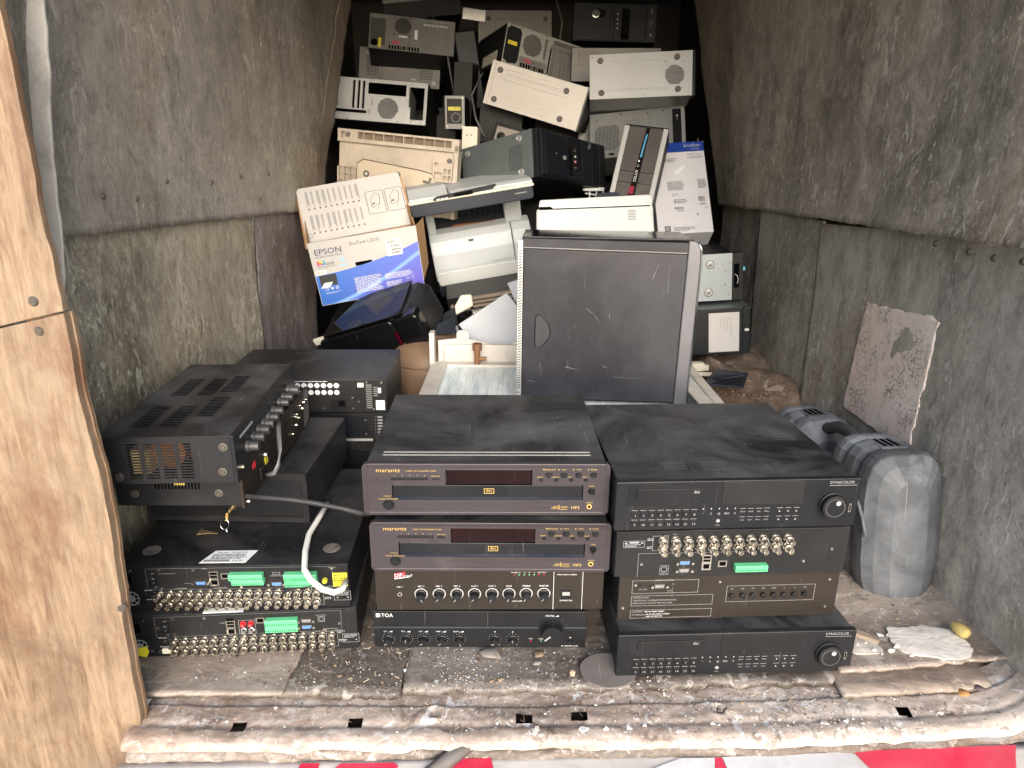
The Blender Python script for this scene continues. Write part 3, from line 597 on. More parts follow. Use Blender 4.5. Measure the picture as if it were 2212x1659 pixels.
def lan(p, x, z): return G().box(x, x+.0165, -.002, 0, z, z+.0125).quad(x+.0025, x+.014, z+.0025, z+.0105, -.0024, 1).obj('network_socket', [NICK, DARK], p)
def dsub(p, x, z, m):
    g = G(); g.prism([(x+.006, z), (x+.022, z), (x+.024, z+.0075), (x+.004, z+.0075)], -.005, 0, 0); g.prism([(x+.0065, z+.001), (x+.0215, z+.001), (x+.023, z+.0065), (x+.005, z+.0065)], -.0056, -.005, 1)
    for i in range(5): g.disc(x+.008+i*.003, z+.0045, -.0058, .0006, 5, 2)
    for q in (x, x+.028): g.cyl(q, z+.004, -.009, 0, .0028, n=8)
    return g.obj('video_socket', [NICK, m, INKW], p)
def recorder_back(pose, D, label, variant, top=BLK):
    t = thing('video_recorder', pose, label, 'video recorder', 'digital video recorders in the stacks'); w, d, h = D
    G().box(0, w, .0015, d, 0, h).obj('casing', top, t, .0015)
    G().box(.001, w-.001, 0, .0016, .001, h-.001).obj('back_panel', BLK2, t)
    X = lambda v: v*w/.43
    g = G()
    if variant != 3:
        z1, z2 = h*.185, h*.40; xs = [X(.072+i*.0186 if variant == 2 else .083+i*.0186) for i in range(16)]+[X(.369 if variant == 2 else .38)]
        for x in xs:
            for z in (z1, z2): put(BNC, 'bnc_socket', t, (x, 0, z), (0, random.uniform(0, 6), 0))
        g.frame(xs[-1]-.011, xs[-1]+.011, .006, h*.53, -.0004, .0006)
        g.quad(xs[0]-.013, xs[-2]+.009, z2+.0006, z2+.0012, -.0003); g.quad(xs[0]-.013, xs[-2]+.009, z1-.0014, z1-.0008, -.0003)
        for z in (z1, z2): g.micro(xs[-1]+.0125, z, .013, .006, 2, -.0004); g.micro(xs[0]-.03, z+.004, .018, .004, 1, -.0004)
        g.frame(X(.40), X(.428)+.004, h*.16, h*.38, -.0004, .0006); g.micro(X(.403), h*.27, .026, .008, 3, -.0004)
        for q in (X(.4065), X(.4265)): g.add([(q-.002, -.0004, h*.235), (q+.002, -.0004, h*.235), (q, -.0004, h*.2)], [(0, 1, 2)])
    if variant == 2:
        usbs(t, X(.168), .052); lan(t, X(.190), .0665); term(t, X(.207), .0685, .063); term(t, X(.2115), .0585, .060, .010)
        term(t, X(.310), .0675, .061); term(t, X(.311), .053, .061)
        dsub(t, X(.138), .0565, BLU); dsub(t, X(.280), .0525, BLU)
        g.frame(X(.287), X(.301), .074, .079, -.0005, .0006); g.text('DIGITAL OUTPUT', X(.296), .0725, .0036, -.0004, rot=pi, al='c'); g.text('ALARM I/O', X(.24), .054, .0036, -.0004, rot=pi, al='c')
        g.text('AUDIO OUT', X(.112), .048, .004, -.0004, rot=pi, al='c'); g.text('LAN 10/100/1000', X(.186), .048, .0032, -.0004, rot=pi, al='c'); g.text('VGA', X(.292), .05, .0032, -.0004, rot=pi, al='c')
        g.text('S-VIDEO', X(.40), h-.004, .0036, -.0004, rot=pi, al='c'); g.text('SPOT OUTPUT', X(.392), .047, .0034, -.0004, rot=pi, al='c'); g.text('NTSC', X(.165), h-.003, .0034, -.0004, rot=pi); g.quad(X(.075), X(.105), .079, .0795, -.0004); g.quad(X(.12), X(.147), .0575, .058, -.0004)
        G().box(X(.400), X(.4275), -.0006, 0, .046, .0755).obj('warning_sticker', YEL, t)
        k = G(); k.text('NOTES', X(.414), .0505, .0042, -.0011, rot=pi, al='c'); k.micro(X(.402), .054, .023, .018, 5, -.0011); k.obj('lettering', INKK, t)
        k = latY([(0, .0055), (-.006, .005)], 12); o = k.obj('video_socket', [YELD], t); o.location = (X(.385), 0, .0605)
        screws(t, [(X(v), z) for v, z in ((.022, h-.008), (.075, h-.007), (.139, h-.007), (.075, .047), (.226, .048), (.366, .049), (.058, .0295), (.05, .065), (.029, .013), (.40, h-.006))])
    elif variant == 1:
        usbs(t, X(.182), .045, 3); lan(t, X(.2385), .068)
        term(t, X(.257), .0665, .061); term(t, X(.257), .0525, .061)
        dsub(t, X(.320), .0675, STDK); dsub(t, X(.320), .0535, BLU)
        g.frame(X(.205), X(.2365), .044, .0755, -.0005, .0006)
        for i in (0, 1):
            for j in (0, 1):
                o = latY([(0, .0056), (-.001, .0056), (-.0012, .0042), (-.007, .004)], 12).disc(0, 0, -.0072, .0022, 8, 1).obj('audio_socket', [CHR if j == 0 else REDP, NICK], t); o.location = (X(.2135)+i*.0145, 0, .0525+j*.015)
        g.text('USB 2.0', X(.176), .072, .0034, -.0004, rot=pi, al='c'); g.text('LAN 10/100', X(.192), .0425, .0032, -.0004, rot=pi, al='c'); g.ring(X(.362), .071, -.0004, .004, .0046, 12); g.frame(X(.3555), X(.3685), .065, .077, -.0004, .0006)
        g.frame(X(.33), X(.4045), .0415, .0422, -.0003, .0003); g.text('S-VIDEO OUT', X(.362), .081, .0032, -.0004, rot=pi, al='c')
        screws(t, [(X(v), z) for v, z in ((.031, h-.009), (.083, h-.009), (.143, h-.008), (.083, .049), (.225, .046), (.366, .047), (.064, .035), (.055, .065), (.038, .014), (.396, .06), (.052, .012))])
        G().prism(rr(X(.057), X(.074), .009, .0205, .002), -.004, 0).obj('cream_tab', UBT, t, .0005)
    else:
        xs = [X(.083), X(.106), X(.129), X(.152), X(.175), X(.198), X(.221), X(.244), X(.267), X(.29), X(.313)]
        for x in xs:
            for z in (h*.83, h*.645): put(BNC, 'bnc_socket', t, (x, 0, z), (0, random.uniform(0, 6), 0), (1.15, 1, 1.15))
        g.frame(.013, .052, h*.66, h*.81, -.0004, .0006)
        for q in (.018, .047): g.add([(q-.003, -.0004, h*.75), (q+.003, -.0004, h*.75), (q, -.0004, h*.79)], [(0, 1, 2)])
        g.quad(.024, .041, h*.755, h*.79, -.0004); g.micro(.016, h*.675, .033, .006, 2, -.0004)
        g.frame(X(.066), X(.094), h*.58, h*.91, -.0004, .0006); g.micro(X(.056), h*.8, .012, .006, 2, -.0004); g.micro(X(.056), h*.62, .012, .006, 2, -.0004)
        g.text('DIN 1', X(.106), h*.93, .0032, -.0004, al='c'); g.frame(X(.083), X(.0995), .006, .0225, -.0004, .0005); g.ring(X(.091), .0145, -.0004, .0052, .0062, 14); g.text('S-VIDEO OUT', X(.091), .0025, .003, -.0004, al='c')
        g.quad(.042, .0425, 0, h*.52, -.0004); g.quad(.042, w*.6, h*.52, h*.525, -.0004)
        dsub(t, X(.113), .026, BLU); dsub(t, X(.113), .010, STDK); usbs(t, X(.16), .012); lan(t, X(.19), .018); term(t, X(.22), .012, .06)
        screws(t, [(.0485, .0265), (.35, .026), (.4, .05), (X(.085), h*.49)])
    if variant != 3:
        # power inlet, vents, fan, switch at the left end
        q = G(); q.plate(.002, .026, h*.55, h*.9, -.002, .001, [(.005, .023, h*.6, h*.85)]); q.box(.006, .022, -.001, .001, h*.62, h*.83, 1); q.obj('power_inlet', [PLA, DARK], t)
        for k in range(9): G().box(.03, .044, -.002, .0005, h*.12+k*.0088, h*.12+k*.0088+.0042).obj('vent_slat', PLA, t, .0005)
        q = G(); q.disc(.016, h*.28, -.0004, .0145, 24, 1); q.ring(.016, h*.28, -.001, .013, .0155, 24); q.disc(.016, h*.28, -.001, .0075, 16, 0)
        for a in range(8): A = a*pi/4; q.tube([(.016+.007*cos(A), -.001, h*.28+.007*sin(A)), (.016+.0145*cos(A), -.001, h*.28+.0145*sin(A))], .0007, 4)
        q.obj('fan_grille', [STEEL, DARK], t)
        xs0 = X(.056 if variant == 2 else .062)
        q = G(); q.plate(xs0, xs0+.0145, .054, .076, -.0015, .001, [(xs0+.002, xs0+.0125, .056, .074)]); q.add([(xs0+.002, -.001, .056), (xs0+.0125, -.001, .056), (xs0+.0125, -.0035, .066), (xs0+.002, -.0035, .066), (xs0+.0125, -.001, .074), (xs0+.002, -.001, .074)], [(0, 1, 2, 3), (3, 2, 4, 5)]); q.obj('rocker_switch', PLA, t)
        g.ring(xs0+.0072, .070, -.0032, .001, .0016, 10); g.quad(xs0+.0068, xs0+.0076, .059, .0625, -.0030); g.text('OFF', xs0+.007, .081, .0034, -.0004, rot=pi, al='c'); g.text('ON', xs0+.012, .051, .0034, -.0004, rot=pi)
        g.frame(X(.05), X(.40), .044, h-.003, -.0001, .0003)
    g.obj('lettering', INKG, t); return t
r1 = recorder_back(((-.725, 1.109, .002), (0, 0, 4.8)), (.429, .40, .092), 'black video recorder showing its sockets, bottom of the left stack', 1)
r2 = recorder_back(((-.735, 1.127, .097), (0, 0, 2.6)), (.427, .43, .093), 'black video recorder with yellow sticker and white cable, second from the floor at left', 2)
w, d, h = .427, .43, .093
g = G()
vs = [(.145, .012), (.232, .012), (.243, .055), (.162, .055)]; g.prism(vs, h, h+.0005, 0, 'z'); lab = g.obj('model_label', PAPE, r2)
g = G(); g.text('Model : DG8159', .168, .044, .0085, top=h+.0009); g.micro(.162, .024, .07, .018, 4, top=h+.0009)
for k in range(22): x = .152+k*.0022; g.add([(x, .0155, h+.0009), (x+random.uniform(.0006, .0016), .0155, h+.0009), (x+.0014, .0225, h+.0009), (x, .0225, h+.0009)], [(0, 1, 2, 3)])
g.text('CE FC', .205, .0155, .008, top=h+.0009); g.obj('lettering', INKK, lab)
for x in (.037, .385): G().cyl(x, .06, h-.001, h+.0008, .017, n=22, ax='z').obj('glue_ring', mat('grey glue residue', (.14, .12, .11), .8, var=.5, sc=8), r2)
G().box(.14, .215, .002, .03, .0925, .0938).obj('model_label', PAPE, r1)
G().prism([(.006, .008), (.026, .002), (.032, .014), (.028, .026), (.01, .022)], -.003, -.001).obj('yellow_tape', YEL, r1)
r3 = recorder_back(((.190, 1.096, .202), (0, 0, 3.4)), (.430, .40, .092), 'black video recorder showing its sockets in the right stack', 3)
# white cable, on the second recorder
wc = G().tube([(-.40, 1.36, .205), (-.405, 1.30, .20), (-.408, 1.24, .198), (-.398, 1.18, .196), (-.382, 1.12, .194), (-.365, 1.10, .186), (-.345, 1.095, .171), (-.325, 1.098, .162), (-.312, 1.112, .16), (-.312, 1.14, .16)], .0058, 10).obj('network_cable', WCAB, None, smooth=True)
tag(wc, 'white cable curving over the edge into the recorder with the yellow sticker', 'cable')
gc = G().tube([(-.352, 1.125, .168), (-.37, 1.10, .172), (-.395, 1.095, .172), (-.41, 1.10, .165), (-.42, 1.105, .155)], [.001, .001, .001, .004, .003], 6).obj('fuse_lead', RUBK, None, smooth=True); tag(gc, 'thin black lead with plug hanging in front of the green terminals', 'cable')
# ------------------------------------------------------------ recorder fronts
def recorder_front(pose, D, label, full):
    t = thing('video_recorder', pose, label, 'video recorder', 'digital video recorders in the stacks'); w, d, h = D
    G().box(.004, w-.004, .012, d, .001, h-.001).obj('casing', BLKD, t, .0015)
    g = G(); g.box(0, w, 0, .012, 0, h); g.obj('front_panel', PLA, t, .0015)
    S = w/.44; X = lambda v: v*S
    g = G(); g.plate(X(.022), X(.165), h*.52, h*.93, -.0006, .0005, [(X(.036), X(.158), h*.66, h*.86)]); g.box(X(.0365), X(.1575), -.0022, .0005, h*.665, h*.855); g.prism(rr(X(.137), X(.15), h*.575, h*.605, .001), -.002, 0); g.obj('disc_drive', PLA, t, .0005)
    g = G(); g.box(X(.19), X(.338), -.001, .0005, h*.50, h*.97); g.obj('drive_bay_cover', BLK2, t, .0006)
    for i in range(8):
        for j in range(2):
            x = X(.030+i*.0152); z = h*.40-j*.0185; G().box(x, x+X(.012), -.0016, .0004, z-.0115, z).obj('channel_button', PLA, t, .0004)
    g = G()
    for i in range(8):
        for j in range(2):
            x = X(.030+i*.0152); z = h*.40-j*.0185; g.quad(x, x+X(.011), z+.0015, z+.0022, -.0004); g.text(str(i+1+8*j), x+X(.006), z-.0095, .0062, -.002, al='c', sx=1.15)
    for i, s in enumerate(('*', '%', '@', 'REC', '8')): g.text(s, X(.158+i*.0145), h*.40-.009, .0055, -.0004, al='c'); g.quad(X(.157+i*.0145), X(.159+i*.0145), h*.40+.001, h*.40+.004, -.0004)
    g.disc(X(.187), h*.17, -.0006, .0035, 12); g.text('PTZ', X(.187), h*.06, .004, -.0004, al='c')
    for i, s in enumerate(('SETUP', 'MODE', 'SEQ', 'MENU')):
        for j in range(2): x = X(.225+i*.0145); z = h*.40-j*.0165; g.quad(x, x+X(.0105), z+.0015, z+.0022, -.0004); g.text(s if j == 0 else ('CALL', 'PLAY', 'SPOT', 'COPY')[i], x+X(.0052), z-.0055, .0034, -.0004, al='c')
    for i in range(3):
        for j in range(2): x = X(.292+i*.0155); z = h*.40-j*.0165; g.quad(x, x+X(.0105), z+.0015, z+.0022, -.0004); c = x+X(.0052); g.add([(c-.002, -.0004, z-.006), (c+.002, -.0004, z-.006), (c, -.0004, z-.0025)], [(0, 1, 2)])
    g.text('DYNACOLOR', X(.382), h*.90, .0075, -.0007, sx=.95, al='c' if 0 else 'l'); g.quad(X(.382), X(.432), h*.86, h*.868, -.0007)
    g.text('disc', X(.137), h*.765, .0085, -.0026, sx=.85); g.obj('lettering', INKG, t)
    k = latY([(0, .024), (-.004, .0245), (-.0045, .0225), (-.013, .0222), (-.0135, .019), (-.012, .0185)], 48)
    for a in range(60): A = 2*pi*a/60; k.box(0, 0, 0, 0, 0, 0) if 0 else k.add([(.0224*cos(A-.02), -.0048, .0224*sin(A-.02)), (.0224*cos(A+.02), -.0048, .0224*sin(A+.02)), (.0232*cos(A+.02), -.0125, .0232*sin(A+.02)), (.0232*cos(A-.02), -.0125, .0232*sin(A-.02))], [(0, 1, 2, 3)], 0)
    for a in range(40): A = 2*pi*a/40; k.add([(.0155*cos(A-.015), -.0137, .0155*sin(A-.015)), (.0155*cos(A+.015), -.0137, .0155*sin(A+.015)), (.0178*cos(A+.012), -.0137, .0178*sin(A+.012)), (.0178*cos(A-.012), -.0137, .0178*sin(A-.012))], [(0, 1, 2, 3)], 1)
    k.cyl(.004, .009, -.0142, -.0125, .0045, n=16, m=1); o = k.obj('jog_dial', [PLA, INKG], t, smooth=False); o.location = (X(.392), 0, h*.46); o.scale = (1.02,)*3
    g = G(); g.prism(rr(X(.4235), X(.4285), h*.3, h*.48, .0015), -.001, 0, 0); g.quad(X(.4248), X(.4272), h*.33, h*.45, -.0012, 1); g.obj('usb_socket', [NICK, DARK], t)
    g = G()
    for cx, cy in ((.10, .05), (.17, .045), (.36, .18), (.37, .30)):
        for i in range(7):
            for j in range(5): x, y = cx+i*.006, cy+j*.008; g.add([(x, y, h-.0006), (x+.0035, y, h-.0006), (x+.0035, y+.0022, h-.0006), (x, y+.0022, h-.0006)], [(0, 1, 2, 3)])
    g.obj('lid_vent', STDK, t, kind='stuff')
    return t
recorder_front(((.200, 1.069, .004), (0, 0, 3.0)), (.450, .42, .092), 'black video recorder with a jog dial standing on the floor, bottom of the right stack', True)
recorder_front(((.182, 1.084, .304), (0, 0, 3.7)), (.437, .40, .094), 'dusty black video recorder with a wide flat lid, topmost in the right stack', True)
# amplifier back in the right stack
D = (.42, .35, .094); w, d, h = D
t = thing('amplifier', ((.202, 1.108, .1), (0, 0, 3.4)), 'brown black amplifier turned back to front in the right stack', 'amplifier')
G().box(0, w, .0015, d, 0, h).obj('casing', BLK, t, .0015); G().box(.001, w-.001, 0, .0016, .001, h-.001).obj('back_panel', BROW, t)
g = G(); g.frame(.025, .15, .058, .086, -.0004, .0006); g.text('REMOTE CONTROL', .085, .0845, .004, -.0005, al='c'); g.text('EXT. INT.', .038, .0655, .004, -.0005)
g.frame(.025, .18, .031, .053, -.0004, .0006); g.text('CERTIFICATION', .028, .0475, .0042, -.0005); g.text('THIS PRODUCT COMPLIES WITH DHHS RULES', .028, .0415, .0042, -.0005, sx=.95); g.text('APPLICABLE AT DATE OF MANUFACTURE.', .028, .0355, .0042, -.0005, sx=.95)
g.frame(.025, .18, .004, .022, -.0004, .0006); g.text('CAUTION :', .028, .0165, .0044, -.0005); g.text('ATTENTION :', .028, .010, .0044, -.0005); g.micro(.052, .0155, .06, .005, 1, -.0005); g.micro(.055, .0055, .05, .009, 2, -.0005); g.text('OUT', .092, .0615, .004, -.0005); g.text('IN', .1, .0755, .004, -.0005)
for k in range(8): g.text(('SP1', 'SP2', 'SP3', 'SP4', 'COM', '4', '8', '70V')[k], .215+k*.02, .062, .004, -.0005, al='c')
g.frame(.205, .375, .035, .07, -.0004, .0006); g.obj('lettering', INKG, t)
dsub(t, .061, .072, STDK); G().box(.037, .043, -.0008, .0, .074, .079).obj('slide_switch', PLA, t); screws(t, [(.031, .077), (.01, .028), (.40, .08), (.40, .02), (.19, .08)])
for k in range(8): o = latY([(0, .005), (-.006, .005), (-.0065, .003)], 10).obj('speaker_terminal', PLA, t); o.location = (.215+k*.02, 0, .05)

# ------------------------------------------------------------ left stack: cash box, two amplifiers lying sideways
D = (.341, .33, .112); w, d, h = D
t = thing('steel_box', ((-.763, 1.303, .193), (0, 0, -.8)), 'black lockable steel box with a key in its lock, under the two sideways amplifiers', 'cash box')
G().box(0, w, .004, d, 0, h).obj('body', BLKD, t, .003)
g = G(); g.plate(0, w, 0, h, 0, .006, [(.012, w-.012, .012, h-.014)]); g.obj('front_frame', BLK, t, .0012)
G().box(.0135, w-.0135, .0015, .006, .0135, h-.0155).obj('door', PLA, t, .001)
o = latY([(0, .012), (-.003, .012), (-.005, .009), (-.012, .008)], 18).obj('lock', CHR, t); o.location = (.187, .002, .040)
# key with charm, hanging from the lock
t = thing('key_ring', ((-.577, 1.292, .232), (0, 0, 0)), 'brass key in the lock with a wire ring and tower shaped charm', 'key')
G().box(-.001, .001, -.022, 0, -.003, .003).prism([(-.010, -.020), (-.004, -.022), (-.002, -.004), (-.006, -.002)], -.024, -.022).obj('key', GOLD, t, .0004)
G().tube([(-.01+.009*cos(a/16*2*pi), -.027+.002*sin(a/16*2*pi), -.026+.011*sin(a/16*2*pi)) for a in range(16)], .0008, 6, closed=True).obj('split_ring', CHR, t, smooth=True)
G().tube([(-.008, -.028, -.036), (-.005, -.03, -.040), (-.008, -.032, -.0405), (-.006, -.036, -.036), (-.008, -.04, -.034)], .0009, 5).obj('chain', CHR, t)
ch = G(); BR = mat('brass charm', (.35, .27, .15), .35, .8, .2)
L = [(0, .0028), (.006, .0022), (.02, .003), (.03, .0048), (.04, .0075), (.046, .0105)]; zz = -.035
for s in (-1, 1):
    for (a, ra), (b, rb) in zip(L[1:], L[2:]): ch.add([(-a, s*ra, zz), (-a, s*ra*.55-s*.0005, zz), (-b, s*rb*.5, zz), (-b, s*rb, zz), (-a, s*ra, zz+.002), (-a, s*ra*.55-s*.0005, zz+.002), (-b, s*rb*.5, zz+.002), (-b, s*rb, zz+.002)], [(0, 1, 2, 3), (4, 7, 6, 5), (0, 3, 7, 4), (1, 5, 6, 2)])
ch.box(-.046, -.036, -.002, .002, zz, zz+.0015); ch.box(-.034, -.031, -.006, .006, zz, zz+.003); ch.box(-.046, -.044, -.0115, .0115, zz, zz+.003); ch.box(-.014, -.006, -.0022, .0022, zz, zz+.002)
o = ch.obj('tower_charm', BR, t); o.location = (-.008, -.052, .002); o.rotation_euler = (0, 0, R(-4))
def side_screws(t, pts):
    for x, z in pts: o = latY([(0, .009), (-.0015, .0085), (-.0018, .0055), (.001, .005), (-.0005, .0045), (-.003, .0035)], 18).obj('corner_screw', SCRM, t); o.location = (x, 0, z); o.scale = (.85,)*3
# lower sideways amp
D = (.229, .44, .062); w, d, h = D
t = thing('amplifier', ((-.717, 1.135, .316), (0, 0, 1.0)), 'flat black amplifier lying sideways on the steel box, under the knobbed amplifier', 'amplifier')
G().box(0, w-.004, 0, d-.004, 0, h).obj('casing', BLK, t, .0015)
G().box(w-.0035, w+.004, -.006, d+.004, -.002, h+.022).obj('front_panel', BROW, t, .001)
g = G()
for k in range(14): g.box(.072+k*.006, .075+k*.006, -.0006, .0004, .034, .052)
g.obj('vent_slot', DARK, t); g = G()
for k in range(5): g.box(.108+k*.004, .1105+k*.004, -.0009, 0, .042, .052)
g.obj('coil_winding', mat('yellow winding', (.5, .38, .08), .5), t); side_screws(t, ((.034, .024), (.186, .026)))
for y, z, q in ((.385, .05, .004), (.40, .06, .004), (.37, .062, .003), (.33, .03, .004), (.34, .052, .003), (.30, .02, .003), (.33, .05, .003), (.35, .04, .003), (.12, .05, .005), (.01, .07, .004), (.01, .005, .004), (.42, .06, .003)):
    G().cyl(y, z, w+.004, w+.008, q, q*.8, 10, 0, ax='x').obj('panel_screw', NICK, t)

g = G(); g.box(w+.004, w+.005, .05, .056, .05, .063, 0); g.box(w+.004, w+.005, .06, .064, .05, .066, 0); g.obj('red_emblem', REDP, t)
G().box(w+.004, w+.010, .075, .10, .012, .040).obj('power_switch', PLA, t, .002)
G().box(w+.004, w+.0055, .115, .13, .03, .045).obj('yellow_label', YELD, t)
for k in range(4): G().box(w+.004, w+.0055, .14, .28, .018+k*.016, .026+k*.016).obj('slider_slot', PLA, t, .0008)
# upper sideways amp with knobs
D = (.226, .441, .086); w, d, h = D
t = thing('amplifier', ((-.704, 1.083, .384), (0, 0, 4.2)), 'dusty black amplifier with a row of knobs facing right, topmost in the left stack', 'amplifier')
vent = [(.048+c*.029, .048+c*.029+.021, .009+r*.0052, .009+r*.0052+.0028) for c in range(4) for r in range(13)]
G().plate(0, w-.003, 0, h-.001, 0, .0016, vent).obj('side_panel', BLK, t)
g = G(); g.box(0, w-.003, .0016, d, h-.0016, h); g.box(0, w-.003, .0016, d, 0, .0016); g.box(0, .0016, .0016, d, .0016, h-.0016); g.box(0, w-.003, d-.0016, d, .0016, h-.0016); g.obj('casing', BLKD, t, .0006)
g = G()
for (cx, cy, nx, ny) in ((.035, .05, 1, 1), (.085, .05, 1, 1), (.13, .10, 1, 1), (.04, .22, 1, 1), (.09, .22, 1, 1), (.13, .24, 1, 1)):
    for k in range(13): y = cy+k*.0085; g.add([(cx, y, h+.0004), (cx+.032, y, h+.0004), (cx+.032, y+.0035, h+.0004), (cx, y+.0035, h+.0004)], [(0, 1, 2, 3)])
g.obj('lid_vent', DARK, t, kind='stuff')
g = G(); g.cyl(.1, .042, .04, .075, .03, n=24, ax='y', m=0); g.cyl(.1, .042, .075, .13, .034, n=20); g.box(.04, .07, .03, .2, .005, .05, 1); g.box(.15, .2, .03, .3, .005, .03, 2); g.obj('transformer', [CCOP, TRF, STEEL], t)
side_screws(t, ((.21, .066), (.204, .020), (.03, .014)))
G().box(w-.003, w+.004, -.004, d+.004, -.002, h+.002).obj('front_panel', PLA, t, .0015)
for k in range(9):
    y = (.06, .098, .133, .166, .202, .24, .29, .325, .37)[k]; z = (.042, .044, .044, .044, .044, .044, .044, .044, .045)[k]
    put(KS, 'knob', t, (w+.004, y, z), (0, R(20*k), R(90)), (1.05, 1.15, 1.05) if k < 8 else (1.3, 1.3, 1.3))
g = G(); g.cyl(.02, .02, w+.004, w+.009, .005, n=12, ax='x'); g.obj('jack_socket', NICK, t)
g = G()
for k in range(14): g.box(w+.004, w+.0046, .03+k*.0055, .0335+k*.0055, .070, .0745)
g.obj('lettering', INKG, t)
cb = G().tube([(-.46, 1.28, .425), (-.447, 1.24, .43), (-.437, 1.21, .425), (-.428, 1.18, .41), (-.428, 1.17, .385), (-.438, 1.17, .368), (-.455, 1.18, .36)], .0045, 8).obj('patch_lead', mat('grey rubber lead', (.12, .12, .12), .4), None, smooth=True); tag(cb, 'short grey lead looping out of the sideways amplifiers', 'cable')
cb = G().tube([(-.60, 1.23, .31), (-.52, 1.17, .325), (-.48, 1.14, .335), (-.44, 1.13, .338), (-.40, 1.13, .335), (-.355, 1.13, .328), (-.306, 1.13, .318), (-.275, 1.13, .309), (-.262, 1.15, .296), (-.27, 1.3, .29), (-.28, 1.5, .25)], .0048, 8).obj('power_cord', RUBK, None, smooth=True); tag(cb, 'black power cord running from the left stack behind the disc players', 'cable')
# back left stack
D = (.433, .30, .089); w, d, h = D
t = thing('video_recorder', ((-.757, 1.686, .292), (0, 0, 2)), 'dusty black recorder with two rows of white round stickers, behind the left stack', 'video recorder', 'digital video recorders in the stacks')
G().box(0, w, .0015, d, 0, h).obj('casing', BLKD, t, .0015); G().box(.001, w-.001, 0, .0016, .001, h-.001).obj('back_panel', BLK2, t)
g = G()
for i in range(12):
    for z in (h*.62, h*.83): g.disc(w*.205+i*.0165+.035, z, -.0006, .0068, 18)
g.quad(.09, w*.205+11*.0165+.045, h*.83, h*.84, -.0004); g.micro(.1, h*.93, .25, .004, 1, -.0005); g.obj('round_sticker', INKW, t)
G().box(w-.073, w-.057, -.008, 0, h*.80, h*.92).obj('bnc_tab', UBT, t, .001)
G().quad(w-.029, w-.006, h*.08, h*.38, -.0006).obj('white_sticker', PAPE, t); G().quad(w-.022, w-.014, h*.6, h*.76, -.0006).obj('white_sticker', PAPE, t)
for k in range(12): G().box(w-.053, w-.038, -.0012, .0005, .012+k*.0056, .0148+k*.0056).obj('vent_slat', STDK, t)
for k in range(5): G().box(w-.034, w-.023, -.0012, .0005, .045+k*.0056, .0478+k*.0056).obj('vent_slat', STDK, t)
g = G(); g.plate(.30-.012, .328, .012, .036, -.002, .0005, [(.291, .3035, .015, .033), (.306, .325, .015, .033)]); g.box(.292, .3025, -.004, 0, .016, .032); g.box(.307, .324, -.0005, .0, .016, .032, 1); g.obj('power_inlet', [PLA, DARK], t)
screws(t, [(w-.05, h*.93), (w-.012, h*.92), (w-.035, .01), (.345, .041), (.345, .012), (.27, .012), (.36, .03)])
t = thing('amplifier', ((-.757, 1.69, .186), (0, 0, 2)), 'black speaker amplifier with a recessed plate, just below the recorder with round stickers', 'amplifier')
G().box(0, .433, .004, .3, 0, .104).obj('casing', BLK, t, .0015)
g = G(); g.plate(0, .433, 0, .104, 0, .005, [(.18, .385, .035, .092)]); g.obj('front_frame', PLA, t, .001); G().box(.18, .385, .0025, .006, .035, .092).obj('recessed_plate', BZL, t)
G().quad(.1, .39, .024, .031, -.0005).obj('silver_strip', STEEL, t)
g = G(); g.text('SPEAKER', .29, .0255, .005, -.001).obj('lettering', INKK, t)
for k in range(11): G().prism(rr(.2+k*.0175, .213+k*.0175, .003, .019, .004), -.002, 0).obj('speaker_terminal', PLA, t)
g = G()
for k in range(8): g.quad(.405, .418, .03+k*.0085, .0345+k*.0085, -.0006); g.text(str(k), .398, .03+k*.0085, .005, -.0006)
g.obj('lettering', INKG, t); screws(t, [(.374, .083), (.374, .044)])
t = thing('amplifier', ((-.755, 1.70, .0), (0, 0, 2)), 'plain black amplifier on the floor, bottom of the stack behind the left stack', 'amplifier')
G().box(0, .43, .004, .3, 0, .182).obj('casing', BLK, t, .0015); G().box(0, .43, 0, .005, 0, .182).obj('front_panel', PLA, t, .001)
for k in range(5): put(KT, 'knob', t, (.05+k*.075, 0, .09))

# ------------------------------------------------------------ computer cases of the heap
FT = latY([(0, .013), (-.004, .0125), (-.0055, .009), (-.004, .0075), (-.004, .0)], 18).mesh('foot', STEEL)
FTR = latY([(0, .013), (-.006, .012), (-.007, .009)], 18).mesh('foot', RUB)
def shell(p, D, m, y0=.004, t=.0015, hollow=False, name='casing'):
    w, d, h = D
    if not hollow: return G().box(0, w, y0, d, 0, h).obj(name, m, p, .002)
    g = G(); g.box(0, w, y0, d, 0, t); g.box(0, w, y0, d, h-t, h); g.box(0, t, y0, d, t, h-t); g.box(w-t, w, y0, d, t, h-t); g.box(0, w, d-t, d, 0, h); return g.obj(name, m, p)
def emboss(g, x0, x1, z0, z1, y=-.0012, t=.0016, m=0):
    P = rr(x0, x1, z0, z1, min(x1-x0, z1-z0)*.45, 5); g.tube([(a, y+.0006, b) for a, b in P], t*.6, 5, m, closed=True)
def case_bottom(name, pose, D, label, m, body, feet, foot, deco, group='computer cases of the heap', cat='computer case'):
    t = thing(name, pose, label, cat, group); w, d, h = D
    shell(t, D, body); G().box(0, w, 0, .004, 0, h).obj('bottom_panel', m, t, .0012)
    for x, z in feet: put(foot, 'foot', t, (x, 0, z))
    deco(t, w, d, h); return t
